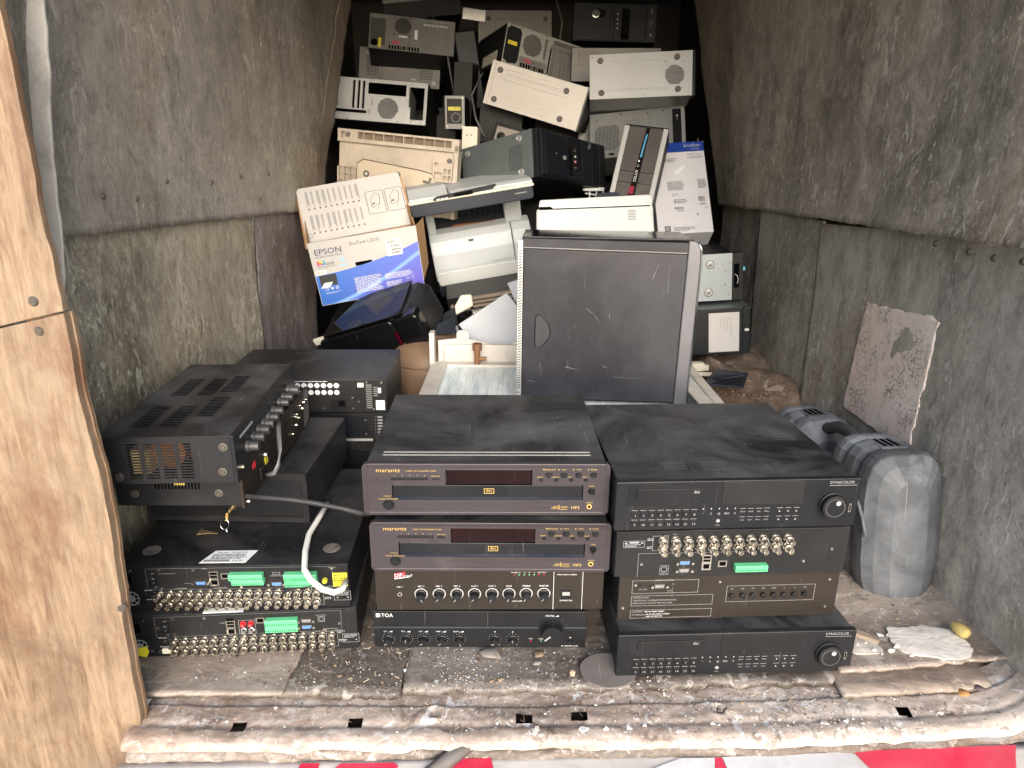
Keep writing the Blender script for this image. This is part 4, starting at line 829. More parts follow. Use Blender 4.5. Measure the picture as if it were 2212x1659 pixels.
def ioshield(p, x, z, w, h):
    g = G(); g.box(x, x+w, -.0015, 0, z, z+h, 0); r = random.Random(3); u = x+.008
    g.box(x+.024, x+.06, -.006, -.0015, z+h*.55, z+h*.9, 1)
    while u < x+w-.012:
        g.box(u, u+.009, -.005, -.0015, z+.004, z+h*.42, r.choice((2, 3, 2))); u += .014
    for k in range(5): g.cyl(x+.008+k*.033, z+h*.7, -.005, 0, .003, n=8, m=3)
    return g.obj('port_panel', [STDK, mat('dull pink port', (.4, .08, .12), .5), DARK, NICK], p)
def slots(p, x, z, w, h, n, m, gap=.0012, dots=True):
    s = w/n; me = G().box(0, s-gap, -.001, .001, 0, h)
    if dots:
        for k in range(4): me.disc((s-gap)/2, h*(.16+.22*k), -.0014, .0018, 6, 1)
    me = me.mesh('slot_cover', [m, DARK])
    for i in range(n): put(me, 'slot_cover', p, (x+i*s, 0, z))
# P1: grey back panel, top left
t = thing('computer_case', ((-.726, 3.765, 1.438), (-20, 4.2, 5.7)), 'grey computer case back with round fan grille and slot covers, top left of the heap', 'computer case', 'computer cases of the heap'); w, d, h = .42, .43, .175
shell(t, (w, d, h), BLK2, y0=.002); G().box(0, w, 0, .002, 0, h).obj('back_panel', STDK, t)
g = G(); g.dots(.006, .078, .02, h-.02, .0042, .0016).obj('vent_grille', DARK, t, kind='stuff'); G().plate(.0, .083, .0, h, -.0015, 0, [(.003, .08, .004, h-.006)]).obj('power_supply_frame', STDK, t)
g = G(); g.disc(.028, .03, -.0009, .018, 8); g.quad(.012, .03, .02, .04, -.0009); g.obj('power_inlet', DARK, t); G().box(.046, .06, -.0012, 0, .008, .055).obj('yellow_sticker', YELD, t)
g = G(); g.disc(.163, .125, -.0003, .044, 24, 0); g.obj('fan_opening', STDK, t); G().dots(.121, .205, .083, .167, .0052, .0021, circ='c').obj('fan_grille', DARK, t, kind='stuff')
G().quad(.145, .187, .068, .076, -.001).obj('white_sticker', PAPE, t); G().quad(.222, .236, .065, .112, -.001).obj('white_sticker', PAPE, t)
for x, z in ((.125, .165), (.2, .165), (.122, .078), (.198, .078)): put(FTR, 'rubber_mount', t, (x, 0, z), None, (.5, .6, .5))
ioshield(t, .09, .0, .165, .052); slots(t, .27, .008, .125, .125, 6, STDK)
for k in range(6): G().prism(rr(.262+k*.0205, .28+k*.0205, .138, .15, .003), -.001, 0).obj('slot_tab', LGR, t)
G().quad(.245, .40, .1615, .1635, -.001).obj('rim_highlight', LGR, t); screws(t, [(.01, .165), (.08, .168), (.29, .155), (.33, .155), (.37, .155), (.26, .01)])
# open case frame lying above it
t = thing('computer_case', ((-.68, 4.03, 1.60), (-8, -7, 9)), 'open empty black case frame lying on the top left case', 'computer case', 'computer cases of the heap')
g = G(); w, d, h = .40, .4, .10; g.box(0, w, 0, .003, 0, h); g.box(0, w, d-.003, d, 0, h); g.box(0, .003, .003, d, 0, h); g.box(w-.003, w, .003, d, 0, h); g.box(.003, w-.003, .003, d-.003, 0, .003); g.obj('casing', BLK2, t)
G().plate(0, w, h-.016, h, -.0018, 0, [(.1, .104, h-.009, h-.005), (.2, .204, h-.009, h-.005), (.3, .306, h-.009, h-.005)]).obj('rim', STDK, t)
# P2
def deco(t, w, d, h):
    for x0, x1, z0, z1 in ((.042, .102, .045, .118), (.318, .378, .045, .122)): G().dots(x0, x1, z0, z1, .0075, .0021, circ='grid').obj('vent_grille', DARK, t, kind='stuff')
    g = G(); g.tube([(.12, -.0002, .03), (.12, -.0002, .095), (.155, -.0002, .095), (.155, -.0002, .135), (.27, -.0002, .137)], .0009, 4); g.tube([(.155, -.0002, .0), (.155, -.0002, .02), (.12, -.0002, .022)], .0009, 4); g.obj('panel_seam', DARK, t)
    for x, z in ((.21, .118), (.205, .03), (.115, .115), (.11, .035), (.19, .16), (.3, .155)): put(PSC, 'rivet', t, (x, 0, z), None, (1.3, 1, 1.3))
    for x in (.275, .325): G().prism(rr(x, x+.03, .122, .137, .004), -.0015, 0).obj('clip_loop', STDK, t)
    G().prism(rr(.27, .30, .035, .040, .002), -.002, 0).obj('clip_loop', LGR, t)
case_bottom('computer_case', ((-.816, 3.915, 1.292), (-12.9, 3.7, 1.6)), (.42, .30, .182), 'grey computer case with two dotted vents and silver feet, under the top left case', STDK, BLK2, [(.04, .155), (.38, .155), (.39, .028)], FT, deco)
# P3
t = thing('computer_case', ((-.826, 3.394, 1.090), (-13, 3.8, -1.5)), 'empty bare silver computer case back with open power supply hole, above the beige tray', 'computer case', 'computer cases of the heap'); w, d, h = .42, .43, .19
shell(t, (w, d, h), BLK2, y0=-.001, t=.002, hollow=True)
H = [(.078, .088, .055, .178), (.101, .111, .055, .178), (.123, .133, .055, .178), (.148, .322, .122, .172), (.335, .405, .075, .165), (.345, .405, .022, .0751), (.0, .145, .034, .048)]
G().plate(.002, w-.002, .002, h-.002, -.003, -.001, H).obj('back_panel', STEEL, t)
slots(t, .006, .055, .066, .122, 3, LGR); g = G(); g.disc(.242, .062, -.0034, .049, 26, 0); g.obj('fan_opening', STEEL, t)
G().dots(.195, .289, .015, .109, .0062, .0026, y=-.0037, circ='c').obj('fan_grille', DARK, t, kind='stuff')
G().box(.160, .18, -.0037, -.003, .012, .11).obj('pressed_label', LGR, t); g = G(); g.micro(.166, .07, .008, .03, 8, -.0042); g.text('CE', .1625, .035, .014, -.0042, rot=pi/2, sx=1.1).obj('lettering', INKK, t)
for y in (.006,): G().tube([(.338, -.003, .17), (.402, -.003, .17), (.409, -.003, .16), (.409, -.003, .022), (.34, -.003, .02)], .0022, 6).obj('opening_rim', LGR, t)
for k in range(3): G().box(.0795+k*.0225-.012, .0795+k*.0225-.0085, -.005, -.003, .055, .178).obj('slot_rib', LGR, t)
screws(t, [(.158, .183), (.345, .178), (.35, .012), (.395, .012), (.29, .008), (.06, .006)], -.003)
G().box(.15, .32, .02, .2, .115, .118).obj('inner_tray', STDK, t); G().box(.33, .336, .01, .2, .02, .17).obj('inner_tray', STDK, t)
# P4
def deco(t, w, d, h):
    g = G(); g.tube([(.10, -.001, .128), (.115, -.001, .135), (.13, -.001, .128), (.30, -.001, .128), (.315, -.001, .12), (.315, -.001, .04)], .0018, 5); g.tube([(.10, -.001, .128), (.095, -.001, .04)], .0015, 5); g.obj('pressed_rib', STDK, t)
case_bottom('computer_case', ((-.213, 4.391, 1.553), (-12, -.5, 2.6)), (.421, .42, .18), 'plain dull grey computer case with round feet, far back at the top centre', mat('dull grey painted steel', (.3, .3, .29), .5, .1, .2, var=.05), BLK2, [(.06, .135), (.385, .135)], FTR, deco)
# P5
t = thing('computer_case', ((-.067, 3.542, 1.352), (-4.0, 12.2, 21.2)), 'tilted grey case back with black power supply and honeycomb grille, behind the warm white case', 'computer case', 'computer cases of the heap'); w, d, h = .425, .391, .176
shell(t, (w, d, h), BLK2, y0=.002); G().box(0, w, 0, .002, 0, h).obj('back_panel', mat('pale grey steel', (.33, .33, .31), .5, .2, .25, (.25, .22, .19)), t)
G().prism([(.004, .02), (.03, .006), (.07, .012), (.078, .03), (.078, .15), (.068, .165), (.02, .168), (.004, .155)], -.002, 0).obj('power_supply', PLA, t); G().box(.016, .062, -.003, -.002, .088, .104).obj('yellow_sticker', YEL, t)
G().text('AC 230V', .06, .099, .0105, -.0034, rot=pi, sx=1.1).obj('lettering', INKK, t)
G().dots(.09, .188, .062, .16, .0064, .0026, circ='c').obj('fan_grille', DARK, t, kind='stuff'); g = G()
for k in range(16): g.quad(.2, .214, .068+k*.0058, .0712+k*.0058, -.0006)
g.obj('vent_grille', DARK, t, kind='stuff'); G().dots(.245, .38, .148, .165, .0062, .0024).obj('vent_grille', DARK, t, kind='stuff')
G().quad(.2325, .2405, .01, .128, -.0006).obj('slot_gap', DARK, t); slots(t, .245, .004, .13, .118, 6, STDK); G().box(.235, .385, -.008, 0, .123, .141).obj('slot_lip', STDK, t, .001); ioshield(t, .085, .002, .138, .05)
screws(t, [(.02, .17), (.07, .169), (.2, .17), (.39, .1)]); G().box(-.0012, 0, .08, .28, .02, .07).obj('paper_sticker', CRM, t, label='long faded sticker on its left side')
# P6
def deco(t, w, d, h):
    g = G(); emboss(g, .07, .33, .045, .062); emboss(g, .07, .30, .018, .034); emboss(g, .05, .36, .115, .132); emboss(g, .07, .33, .140, .158); g.obj('pressed_rib', WHT, t)
    G().quad(.018, .0188, 0, h, -.0003).obj('panel_seam', DARK, t); g = G(); g.prism([(w-.030, 0), (w-.012, 0), (w-.008, h), (w-.030, h)], .002, .03, 0); g.obj('bezel_gap', BZL, t)
    G().box(w-.010, w+.002, .001, .05, -.002, h+.002).obj('front_bezel', LGR, t, .003)
case_bottom('computer_case', ((-.142, 3.282, 1.157), (.4, 15.7, -13.7)), (.431, .42, .179), 'warm white case bottom with four dark feet, tilted down to the right', WHT, BLK2, [(.042, .148), (.045, .028), (.345, .142), (.35, .028)], FTR, deco)
# P7
def deco(t, w, d, h):
    G().dots(.315, .395, .045, .125, .0056, .0022, circ='c').obj('fan_grille', DARK, t, kind='stuff'); g = G(); emboss(g, .08, .31, .138, .15); emboss(g, .08, .31, .028, .036); emboss(g, .13, .28, .04, .13, t=.0006); g.obj('pressed_rib', LGR, t)
    for x, z in ((.012, .17), (.012, .01), (.23, .01), (.318, .14), (.39, .14), (.318, .033), (.39, .033)): put(PSC, 'rivet', t, (x, 0, z))
    G().box(w, w+.014, .004, .05, -.002, h+.002).obj('front_bezel', BZL, t, .004); G().dots(.02, .4, .08, .12, .05, .004, y=0, circ='grid') if 0 else None
case_bottom('computer_case', ((.319, 3.202, 1.168), (-10.1, -2.5, -5.5)), (.429, .42, .181), 'light grey case bottom with four feet and round vent, upper right of the heap', LGR, STDK, [(.045, .155), (.05, .025), (.365, .157), (.37, .028)], FTR, deco)
# P8
t = thing('computer_case', ((.284, 3.893, 1.498), (-5.7, 1.5, -2.9)), 'black computer case front with a round silver button, top right of the heap', 'computer case', 'computer cases of the heap'); w, d, h = .421, .42, .179
shell(t, (w, d, h), BLK2); G().box(0, w, 0, .004, 0, h).obj('front_bezel', BZL, t, .003); G().box(.002, .19, -.006, 0, .004, h-.004).obj('left_cover', BZL, t, .004); G().box(.205, .37, -.005, 0, .004, h-.004).obj('right_cover', BZL, t, .004)
G().prism(rr(.245, .285, .01, .155, .004), -.0058, -.0045).obj('centre_strip', GLO, t); G().box(.372, .415, -.003, 0, .006, h-.006).obj('disc_drive', PLA, t, .001)
o = latY([(0, .021), (-.004, .020), (-.005, .016), (-.003, .014), (-.003, .010), (-.008, .008)], 24).obj('power_button', CHR, t); o.location = (.115, -.006, .127)
G().prism([(.115, .107), (.15, .110), (.163, .12), (.163, .14), (.15, .147), (.115, .148)], -.008, -.006).obj('button_surround', GLO, t, .002)
for z in (.06, .08, .10, .125): G().box(.222, .227, -.0065, -.005, z, z+.006).obj('indicator_light', STEEL, t)
g = G(); g.text('DVD', .398, .135, .012, -.0036, rot=pi/2); g.text('Multi', .398, .08, .012, -.0036, rot=pi/2); g.quad(.39, .4, .03, .04, -.0036); g.obj('lettering', INKG, t)
# a case under it, mostly hidden
t = thing('computer_case', ((.268, 3.62, 1.28), (-6, 0, -3)), 'dull grey case strip between the black front and the light grey case', 'computer case', 'computer cases of the heap')
shell(t, (.42, .3, .15), BLK2); G().box(0, .42, 0, .004, 0, .15).obj('front_bezel', STDK, t, .002); G().box(.03, .14, -.002, 0, .07, .135).obj('drive_cover', mat('grey brown plastic', (.2, .18, .17), .5, 0, .2), t, .001)
# P9
t = thing('computer_case', ((.343, 3.301, .925), (-30, -5.5, -9.9)), 'bare silver case side with a big dotted grille, behind the narrow silver railed tower', 'computer case', 'computer cases of the heap'); w, d, h = .422, .16, .225
shell(t, (w, d, h), STDK, y0=.002); G().box(0, w, 0, .002, 0, h).obj('side_panel', STEEL, t)
P = rr(.02, .135, .035, .16, .03, 3); g = G()
z = .04
while z < .158:
    x = .024
    while x < .132:
        if abs(x-.078)+abs(z-.1) < .098: g.disc(x, z, -.0005, .0023, 6)
        x += .0062
    z += .0062
g.obj('vent_grille', DARK, t, kind='stuff')
g = G()
for cx in (.27, .31, .35):
    for cz in (.08, .115, .15, .18):
        g.quad(cx-.003, cx+.003, cz-.0007, cz+.0007, -.0005); g.quad(cx-.0007, cx+.0007, cz-.003, cz+.003, -.0005)
        for a in range(4): g.disc(cx+.011*cos(a*pi/2+.78), cz+.011*sin(a*pi/2+.78), -.0005, .0016, 6)
for k in range(14): g.disc(.16+.012*(k % 7), .16+.014*(k//7), -.0005, .002, 6)
for x in (.055, .095): g.prism(rr(x-.012, x+.012, .012, .022, .004), -.0006, 0)
for x, z in ((.03, .19), (.14, .21), (.26, .205), (.33, .21), (.4, .2)): g.disc(x, z, -.0005, .0035, 8)
g.obj('drive_holes', DARK, t, kind='stuff')
G().box(.368, .405, -.012, 0, .03, .205).obj('disc_drive', PLA, t, .001); g = G(); g.text('+ -', .392, .15, .012, -.0125, rot=pi/2); g.disc(.387, .17, -.0125, .004, 10); g.obj('lettering', INKW, t); G().box(.408, .413, -.004, 0, .0, h).obj('rim', LGR, t)
# P10
t = thing('computer_case', ((-.209, 3.016, .784), (-7.7, -11.2, -41.5)), 'computer case with blue grey bottom and black front, middle of the heap', 'computer case', 'computer cases of the heap'); w, d, h = .415, .429, .181
G().box(0, w-.03, .002, d-.002, 0, h).obj('casing', BLK2, t, .002); G().box(0, w-.03, 0, .002, 0, h).obj('bottom_panel', TEAL, t)
G().box(w-.048, w-.030, -.001, 0, 0, h).obj('panel_flange', TEAL, t); G().dots(.265, .335, .045, .135, .0072, .0019, circ='grid').obj('vent_grille', DARK, t, kind='stuff')
for x, z in ((.033, .155), (.035, .03), (.32, .158), (.325, .03)): put(FT, 'foot', t, (x, 0, z))
for x, z in ((.22, .12), (.24, .125), (.23, .05), (.245, .045), (.1, .17), (.2, .008), (.01, .1), (.29, .165), (.38, .15), (.38, .04), (.26, .155), (.13, .012)): put(PSC, 'rivet', t, (x, 0, z))
g = G(); g.box(w-.030, w-.008, .002, d, .0, h, 0); g.obj('bezel_side', PLA, t, .002)
G().box(w-.008, w+.006, .012, d-.006, .004, h-.004).obj('front_bezel', BZL, t, .006); XF = w+.006
def fx(name, y0, y1, z0, z1, dep, m, bev=.001): return G().box(XF-.001, XF+dep, y0, y1, z0, z1).obj(name, m, t, bev)
fx('front_cover', .03, .17, .012, h-.012, .004, BZL, .004); fx('port_strip', .175, .20, .02, .14, .002, GLO); fx('port_strip', .235, .255, .03, .16, .002, GLO); fx('port_panel', .20, .235, .03, .15, .001, PLA)
for z, m in ((.055, NICK), (.08, flat('pink jack', (.6, .2, .25))), (.1, flat('white jack', (.5, .6, .5))), (.122, NICK)): fx('front_socket', .212, .222, z-.004, z+.004, .003, m)
fx('drive_cover', .262, .325, .01, h-.01, .003, BZL, .002); fx('drive_cover', .33, .375, .01, h-.01, .003, BZL, .002); fx('disc_drive', .38, .42, .008, h-.008, .0035, PLA, .001)
o = G().cyl(.145, .085, XF+.003, XF+.007, .009, n=18, ax='x').obj('power_button', STEEL, t, .001); G().cyl(.095, .095, XF+.003, XF+.0045, .003, n=8, ax='x').obj('indicator_light', STEEL, t)
# P11
t = thing('computer_case', ((.344, 2.732, .713), (-25.1, 6.1, -17.3)), 'narrow dark tower front with silver side rails and a blue light strip', 'computer case', 'computer cases of the heap'); w, d, h = .189, .13, .424
shell(t, (w, d, h), BLK2, y0=.012); DKP = mat('dark bronze grey plastic', (.07, .062, .06), .42, .1, .12)
G().box(0, .022, 0, .014, 0, h).obj('side_rail', LGR, t, .004); G().box(w-.022, w, 0, .014, 0, h).obj('side_rail', LGR, t, .004)
g = G(); G().box(.0225, w-.0225, .002, .012, .222, h-.004).obj('drive_cover', DKP, t, .0015); G().box(.0225, w-.0225, .002, .012, .172, .220).obj('drive_cover', DKP, t, .0015); G().box(.0225, w-.0225, .002, .012, .005, .170).obj('lower_cover', DKP, t, .0015)
G().box(.002, w-.002, .001, .03, h-.004, h+.004).obj('top_cap', PLA, t, .002)
G().prism([(.078, .1), (.108, .1), (.112, h-.006), (.096, h-.006)], .0005, .003).obj('centre_strip', GLO, t); G().prism([(.095, .285), (.102, .285), (.107, .39), (.1, .39)], -.0005, .001).obj('blue_light_strip', flat('blue strip', (.08, .3, .5), .3), t)
for z, r in ((.27, .006), (.248, .0085)): o = latY([(0, r), (-.004, r*.85), (-.0045, r*.5)], 16).obj('front_button', CHR, t); o.location = (.094, .0005, z)
G().text('DELUX', .1, .175, .017, -.0004, rot=pi/2, sx=1.0).obj('lettering', INKW, t); G().quad(.08, .1, .12, .155, -.0004).obj('red_badge', flat('dark red badge', (.25, .02, .04), .3), t)
t.scale = (.9,)*3
# P12 big tower
t = thing('computer_case', ((.012, 1.790, .302), (0, 0, -3.3)), 'large dark grey computer tower with its scratched side panel to us, standing behind the stacks', 'computer case', 'computer cases of the heap'); w, d, h = .458, .183, .431
G().box(.012, w-.03, .006, d-.004, 0, h-.004).obj('casing', BLK2, t, .002)
g = G(); P = [(.014, .004), (w-.036, .004), (w-.030, h-.034), (.014, h-.026)]; g.prism(P, 0, .006); side = g.obj('side_panel', TOWER, t, .0015)
g = G(); HP = [(.047, .155), (.047, .225), (.052, .235), (.062, .234), (.082, .212), (.088, .19), (.082, .168), (.062, .148), (.052, .147)]
g.tube([(a, -.0002, b) for a, b in HP], .0016, 6, 0, closed=True); o = g.obj('pressed_handle', PLA, t, smooth=True)
g = G(); g.prism([(a+.0015, b) for a, b in HP], -.0004, .001); g.obj('handle_recess', TOWER, t)
g = G(); g.prism([(.012, h-.024), (w-.03, h-.032), (w-.03, h-.004), (.012, h)], 0, .006); g.prism([(.014, h-.0225), (w-.032, h-.0305), (w-.032, h-.0285), (.014, h-.0205)], -.001, 0, 1); g.obj('top_strip', [TOWER, STDK], t)
G().box(.01, w-.02, .004, d, h-.004, h+.006).obj('top_cover', GLO, t, .003)
B = [(w-.0345, .0), (w-.002, .0), (w+.004, h-.06), (w+.002, h-.02), (w-.008, h-.002), (w-.0295, h+.002)]
G().prism(B, -.004, d).obj('front_bezel', mat('satin grey bezel', (.12, .12, .135), .35, .2, .15), t, .003)
G().tube([(w-.001, -.005, .0), (w+.005, -.005, h-.06), (w+.003, -.005, h-.02), (w-.007, -.005, h-.0)], .0022, 6).obj('chrome_trim', CHR, t, smooth=True)
g = G(); g.box(.0, .0125, .0, .012, 0, h-.004, 0)
for k in range(52): z = .03+k*.0072; g.add([(.0015, -.0005, z), (.0105, -.0005, z+.004), (.0105, -.0005, z+.0062), (.0015, -.0005, z+.0022)], [(0, 1, 2, 3)], 1)
g.obj('perforated_flange', [STEEL, DARK], t); screws(t, [(.004, .36), (.005, .02), (.006, .32)])
g = G()
for x0, z0, x1, z1, q in ((.345, .335, .358, .375, .0006), (.385, .30, .386, .365, .0004), (.18, .255, .205, .235, .0005), (.205, .235, .215, .215, .0004), (.13, .095, .165, .088, .0007), (.23, .10, .242, .094, .0006), (.03, .055, .05, .05, .0006), (.24, .23, .241, .245, .0005), (.15, .20, .152, .215, .0004), (.26, .07, .34, .068, .0003)):
    dx, dz = x1-x0, z1-z0; L = math.hypot(dx, dz); u, v = -dz/L*q, dx/L*q; g.add([(x0-u, -.0004, z0-v), (x0+u, -.0004, z0+v), (x1+u*.3, -.0004, z1+v*.3), (x1-u*.3, -.0004, z1-v*.3)], [(0, 1, 2, 3)])
g.obj('scratches', flat('bare scratch', (.17, .17, .18), .4), t, kind='stuff')
# P13
t = thing('computer_case', ((.447, 2.641, .391), (0, -5.1, -5.6)), 'silver computer case bottom with two round feet, above the case with the typed sheet', 'computer case', 'computer cases of the heap'); w, d, h = .425, .42, .176
G().box(0, w-.04, .002, d, 0, h).obj('casing', BLK2, t, .002); G().box(0, w-.04, 0, .002, 0, h).obj('bottom_panel', mat('blue silver steel', (.3, .34, .36), .4, .3, .1, var=.04), t)
for x, z in ((.305, .138), (.3, .033)):
    o = latY([(0, .0165), (-.002, .0165), (-.0035, .014), (-.002, .012), (-.002, .010), (-.005, .009), (-.0055, .006)], 22).obj('foot', STEEL, t); o.location = (x, 0, z)
    g = G(); g.disc(0, 0, -.0058, .0055, 12); g.quad(-.004, .004, -.0008, .0008, -.006, 1); g.quad(-.0008, .0008, -.004, .004, -.006, 1); o2 = g.obj('foot_screw', [DARK, STEEL], o)
g = G()
for x, z in ((.268, .125), (.335, .125), (.265, .048), (.33, .048)): emboss(g, x-.009, x+.009, z-.004, z+.004, y=-.0008)
g.obj('pressed_loop', LGR, t); screws(t, [(.36, .112), (.36, .058), (.374, .14), (.374, .02)])
g = G(); g.plate(w-.04, w, 0, h, .001, .03, [(w-.033, w-.014, .045, .135)]); g.box(w-.034, w-.013, .02, .028, .04, .14, 1); g.obj('bezel_side', [BLK2, DARK], t)
G().tube([(w-.02, .004, .06), (w-.016, .002, .075), (w-.02, .006, .09), (w-.028, .01, .095)], .001, 5).obj('loose_wire', WCAB, t); G().box(w, w+.008, .004, .01, .108, .122).obj('blue_tag', flat('light blue tag', (.1, .45, .6)), t)
# P14
t = thing('computer_case', ((.465, 2.543, .206), (-1.1, -5.3, -5.6)), 'dark case with a taped white typed sheet, on the wheel arch at right', 'computer case', 'computer cases of the heap'); w, d, h = .426, .42, .174
G().box(0, w, .004, d, 0, h).obj('casing', TEAL, t, .002); G().box(0, w-.032, 0, .004, 0, h).obj('front_panel', BZL, t, .002); G().box(w-.031, w, -.001, .02, 0, h).obj('end_bezel', BZL, t, .003)
sh = G().box(.275, .385, -.001, 0, .01, .158).obj('typed_sheet', PAP, t); g = G(); r = random.Random(5)
for k in range(4): g.text(('HP Compaq 8000', 'Maintenance', 'Information', 'retained')[k], .352-k*.012, .14, .010, -.0015, rot=-pi/2)
g.obj('lettering', INKG, sh); G().prism(rr(w-.022, w-.006, .085, .095, .004), -.003, -.001).obj('white_blob', WPL, t)
# ------------------------------------------------------------ smaller cases and parts in the gaps
def gapcase(pose, D, label, m, face=None, fm=None):
    t = thing('computer_case', pose, label, 'computer case', 'computer cases of the heap'); shell(t, D, m); G().box(0, D[0], 0, .004, 0, D[2]).obj('front_panel', fm or m, t, .002); 
    if face: face(t, *D)
    return t
def psu(t, w, d, h):
    G().plate(0, w, 0, h, -.003, 0, [(.008, w-.012, .022, h-.012)]).obj('rim', STDK, t); G().box(.014, w-.018, -.0045, -.003, h*.56, h*.67).obj('yellow_sticker', YELD, t)
    G().text('AC 230V', w-.020, h*.645, .0085, -.005, rot=pi, sx=1).obj('lettering', INKK, t); G().ring(w*.55, h*.35, -.002, .018, .02, 20).obj('fan_rim', STDK, t); screws(t, [(.01, .01), (w-.008, h-.01), (w-.01, .012)], -.003)
gapcase(((-.315, 3.36, 1.05), (0, 0, -2)), (.088, .3, .14), 'small upright power supply end with yellow sticker, right of the empty silver case', BLK2, psu)
gapcase(((-.305, 3.62, 1.06), (4, 3, -4)), (.09, .4, .30), 'dark upright case side right of the grey case with dotted vents', BLK2)
gapcase(((-.25, 3.80, 1.16), (-4, -8, 12)), (.10, .35, .36), 'blue black leaning case side in the gap left of the honeycomb case', mat('blue black panel', (.03, .036, .042), .45, 0, .2))
gapcase(((-.36, 3.30, .80), (0, 0, 4)), (.16, .3, .20), 'black case end just above the beige tray corner', BLK2)
gapcase(((-.17, 3.42, 1.0), (0, 4, -6)), (.2, .35, .17), 'dark case wedged under the warm white case', BLK2)
gapcase(((.10, 3.62, 1.0), (0, 0, 0)), (.25, .35, .22), 'dark case behind the warm white case at the centre right', BLK2)
gapcase(((.30, 3.48, .95), (0, 0, 2)), (.46, .4, .21), 'dark case in shade between the light grey case and the bare silver side', STDK)
gapcase(((-.80, 3.75, .75), (0, 0, 0)), (.5, .4, .38), 'dark case low at the back left of the heap', BLK2)
gapcase(((-.25, 3.65, .45), (0, 0, 0)), (.55, .4, .45), 'dark case low at the back centre of the heap', BLK2)
gapcase(((.35, 3.55, .40), (0, 0, 3)), (.5, .4, .42), 'dark case low at the back right of the heap', BLK2)
gapcase(((-.75, 4.25, 1.0), (0, 0, 0)), (.5, .4, .42), 'dark case at the very back left', BLK2)
gapcase(((-.20, 4.2, .95), (0, 0, 0)), (.45, .4, .5), 'dark case at the very back centre', BLK2)
gapcase(((.30, 4.3, 1.05), (0, 0, 0)), (.5, .4, .40), 'dark case at the very back right', BLK2)
gapcase(((-.30, 4.3, 1.66), (0, 5, 8)), (.13, .3, .06), 'small glinting metal part near the roof', CHR)
gapcase(((-.62, 3.35, .30), (0, 0, 0)), (.5, .4, .36), 'dark case supporting the beige tray', BLK2)
gapcase(((-.62, 2.42, .0), (0, 0, 3)), (.34, .4, .17), 'dark case on the floor under the glossy black printer', BLK2)
gapcase(((.05, 2.75, .20), (0, 0, 0)), (.36, .5, .30), 'dark case under the pale laser printer', BLK2)
gapcase(((-.27, 2.75, .12), (0, 0, 0)), (.30, .5, .20), 'dark case under the scanner printer', BLK2)
t = gapcase(((-.228, 3.15, .945), (-4, 2, -3)), (.066, .12, .11), 'cream metal drive bracket between the beige tray and the blue grey case', CRM)
g = G(); g.disc(.02, .075, -.0006, .003, 8); g.disc(.04, .075, -.0006, .003, 8); g.obj('bracket_hole', DARK, t); G().tube([(.02, -.0005, 0), (.02, -.0005, .035), (.03, -.0005, .05), (.042, -.0005, .035), (.042, -.0005, 0)], .0012, 5).obj('pressed_rib', CRM, t)
t = thing('computer_case', ((-.125, 3.22, .925), (-8, 14, -14)), 'brownish steel case end with a round rubber plug, below the warm white case', 'computer case', 'computer cases of the heap')
G().box(0, .26, .003, .3, 0, .16).obj('casing', BLK2, t, .002); G().box(0.012, .25, 0, .003, 0.01, .145).obj('side_panel', mat('brownish steel', (.24, .21, .19), .5, .3, .3), t)
o = latY([(0, .019), (-.003, .019), (-.004, .011), (-.002, .010), (-.006, .006)], 22).obj('rubber_plug', PLA, t); o.location = (.04, 0, .105); g = G(); g.dots(.07, .12, .05, .11, .008, .003); g.disc(.09, .125, -.0005, .004, 8); g.obj('vent_grille', DARK, t, kind='stuff')
# white wire rack bit left of the narrow tower
t = thing('wire_rack', ((.30, 3.02, .70), (-10, 0, 0)), 'bit of white wire rack left of the narrow silver railed tower front', 'wire rack')
for k in range(4): G().tube([(0, 0, k*.03), (.08, 0, k*.03-.01)], .003, 6).obj('wire', WPL, t)
for k in range(3): G().tube([(.015+k*.028, 0, -.01), (.02+k*.028, 0, .11)], .003, 6).obj('wire', WPL, t)
G().box(-.01, .08, -.004, .01, .10, .115).obj('rail', WPL, t, .002)

# ------------------------------------------------------------ ink printer carton with open flap
t = thing('cardboard_box', ((-.815, 2.928, .318), (17.2, -8.7, 14.1)), 'white and blue printer carton with its lid flap raised, at the left of the heap', 'cardboard box'); w, d, h = .445, .40, .289
g = G(); g.box(0, .004, 0, d, 0, h); g.box(w-.004, w, 0, d, 0, h); g.box(0, w, d-.004, d, 0, h); g.box(0, w, 0, d, 0, .004); g.obj('carton', CARD, t)
front = G().plate(0, w, 0, h, -.003, 0, [(.172, .242, .155, .173)]).obj('front_side', PAP, t)
pts = [(.002, .002), (w-.002, .002), (w-.002, .215)]; n = 24
for k in range(n+1):
    u = 1-k/n; pts.append((.002+(w-.004)*u, .14+.004*math.sin(u*3)+.078*u**2.2))
G().prism([p for p in pts if 1], -.0036, -.003).obj('blue_print', EPBL, front)
G().prism(rr(.172, .242, .155, .173, .006), -.001, .001).obj('handle_hole', DARK, t)
g = G(); Y = -.0042
g.text('EPSON', .018, .232, .036, Y, sx=1.02); g.text('EXCEED YOUR VISION', .018, .219, .0105, Y, sx=1.05); g.obj('lettering', flat('dark blue print', (.03, .03, .1)), front)
g = G(); g.text('EcoTank L3210', .165, .252, .021, Y, sx=.92); g.text('tank', .052, .184, .022, Y); g.text('INK TANK SYSTEM', .02, .174, .0085, Y); g.micro(.18, .218, .05, .03, 6, Y) if 0 else None; g.obj('lettering', flat('dark grey print', (.07, .07, .08)), front)
g = G(); cols = [flat('magenta print', (.65, .02, .2)), flat('yellow print', (.75, .6, .05)), flat('cyan print', (.05, .35, .6)), flat('orange print', (.75, .25, .05)), flat('purple print', (.3, .1, .45))]
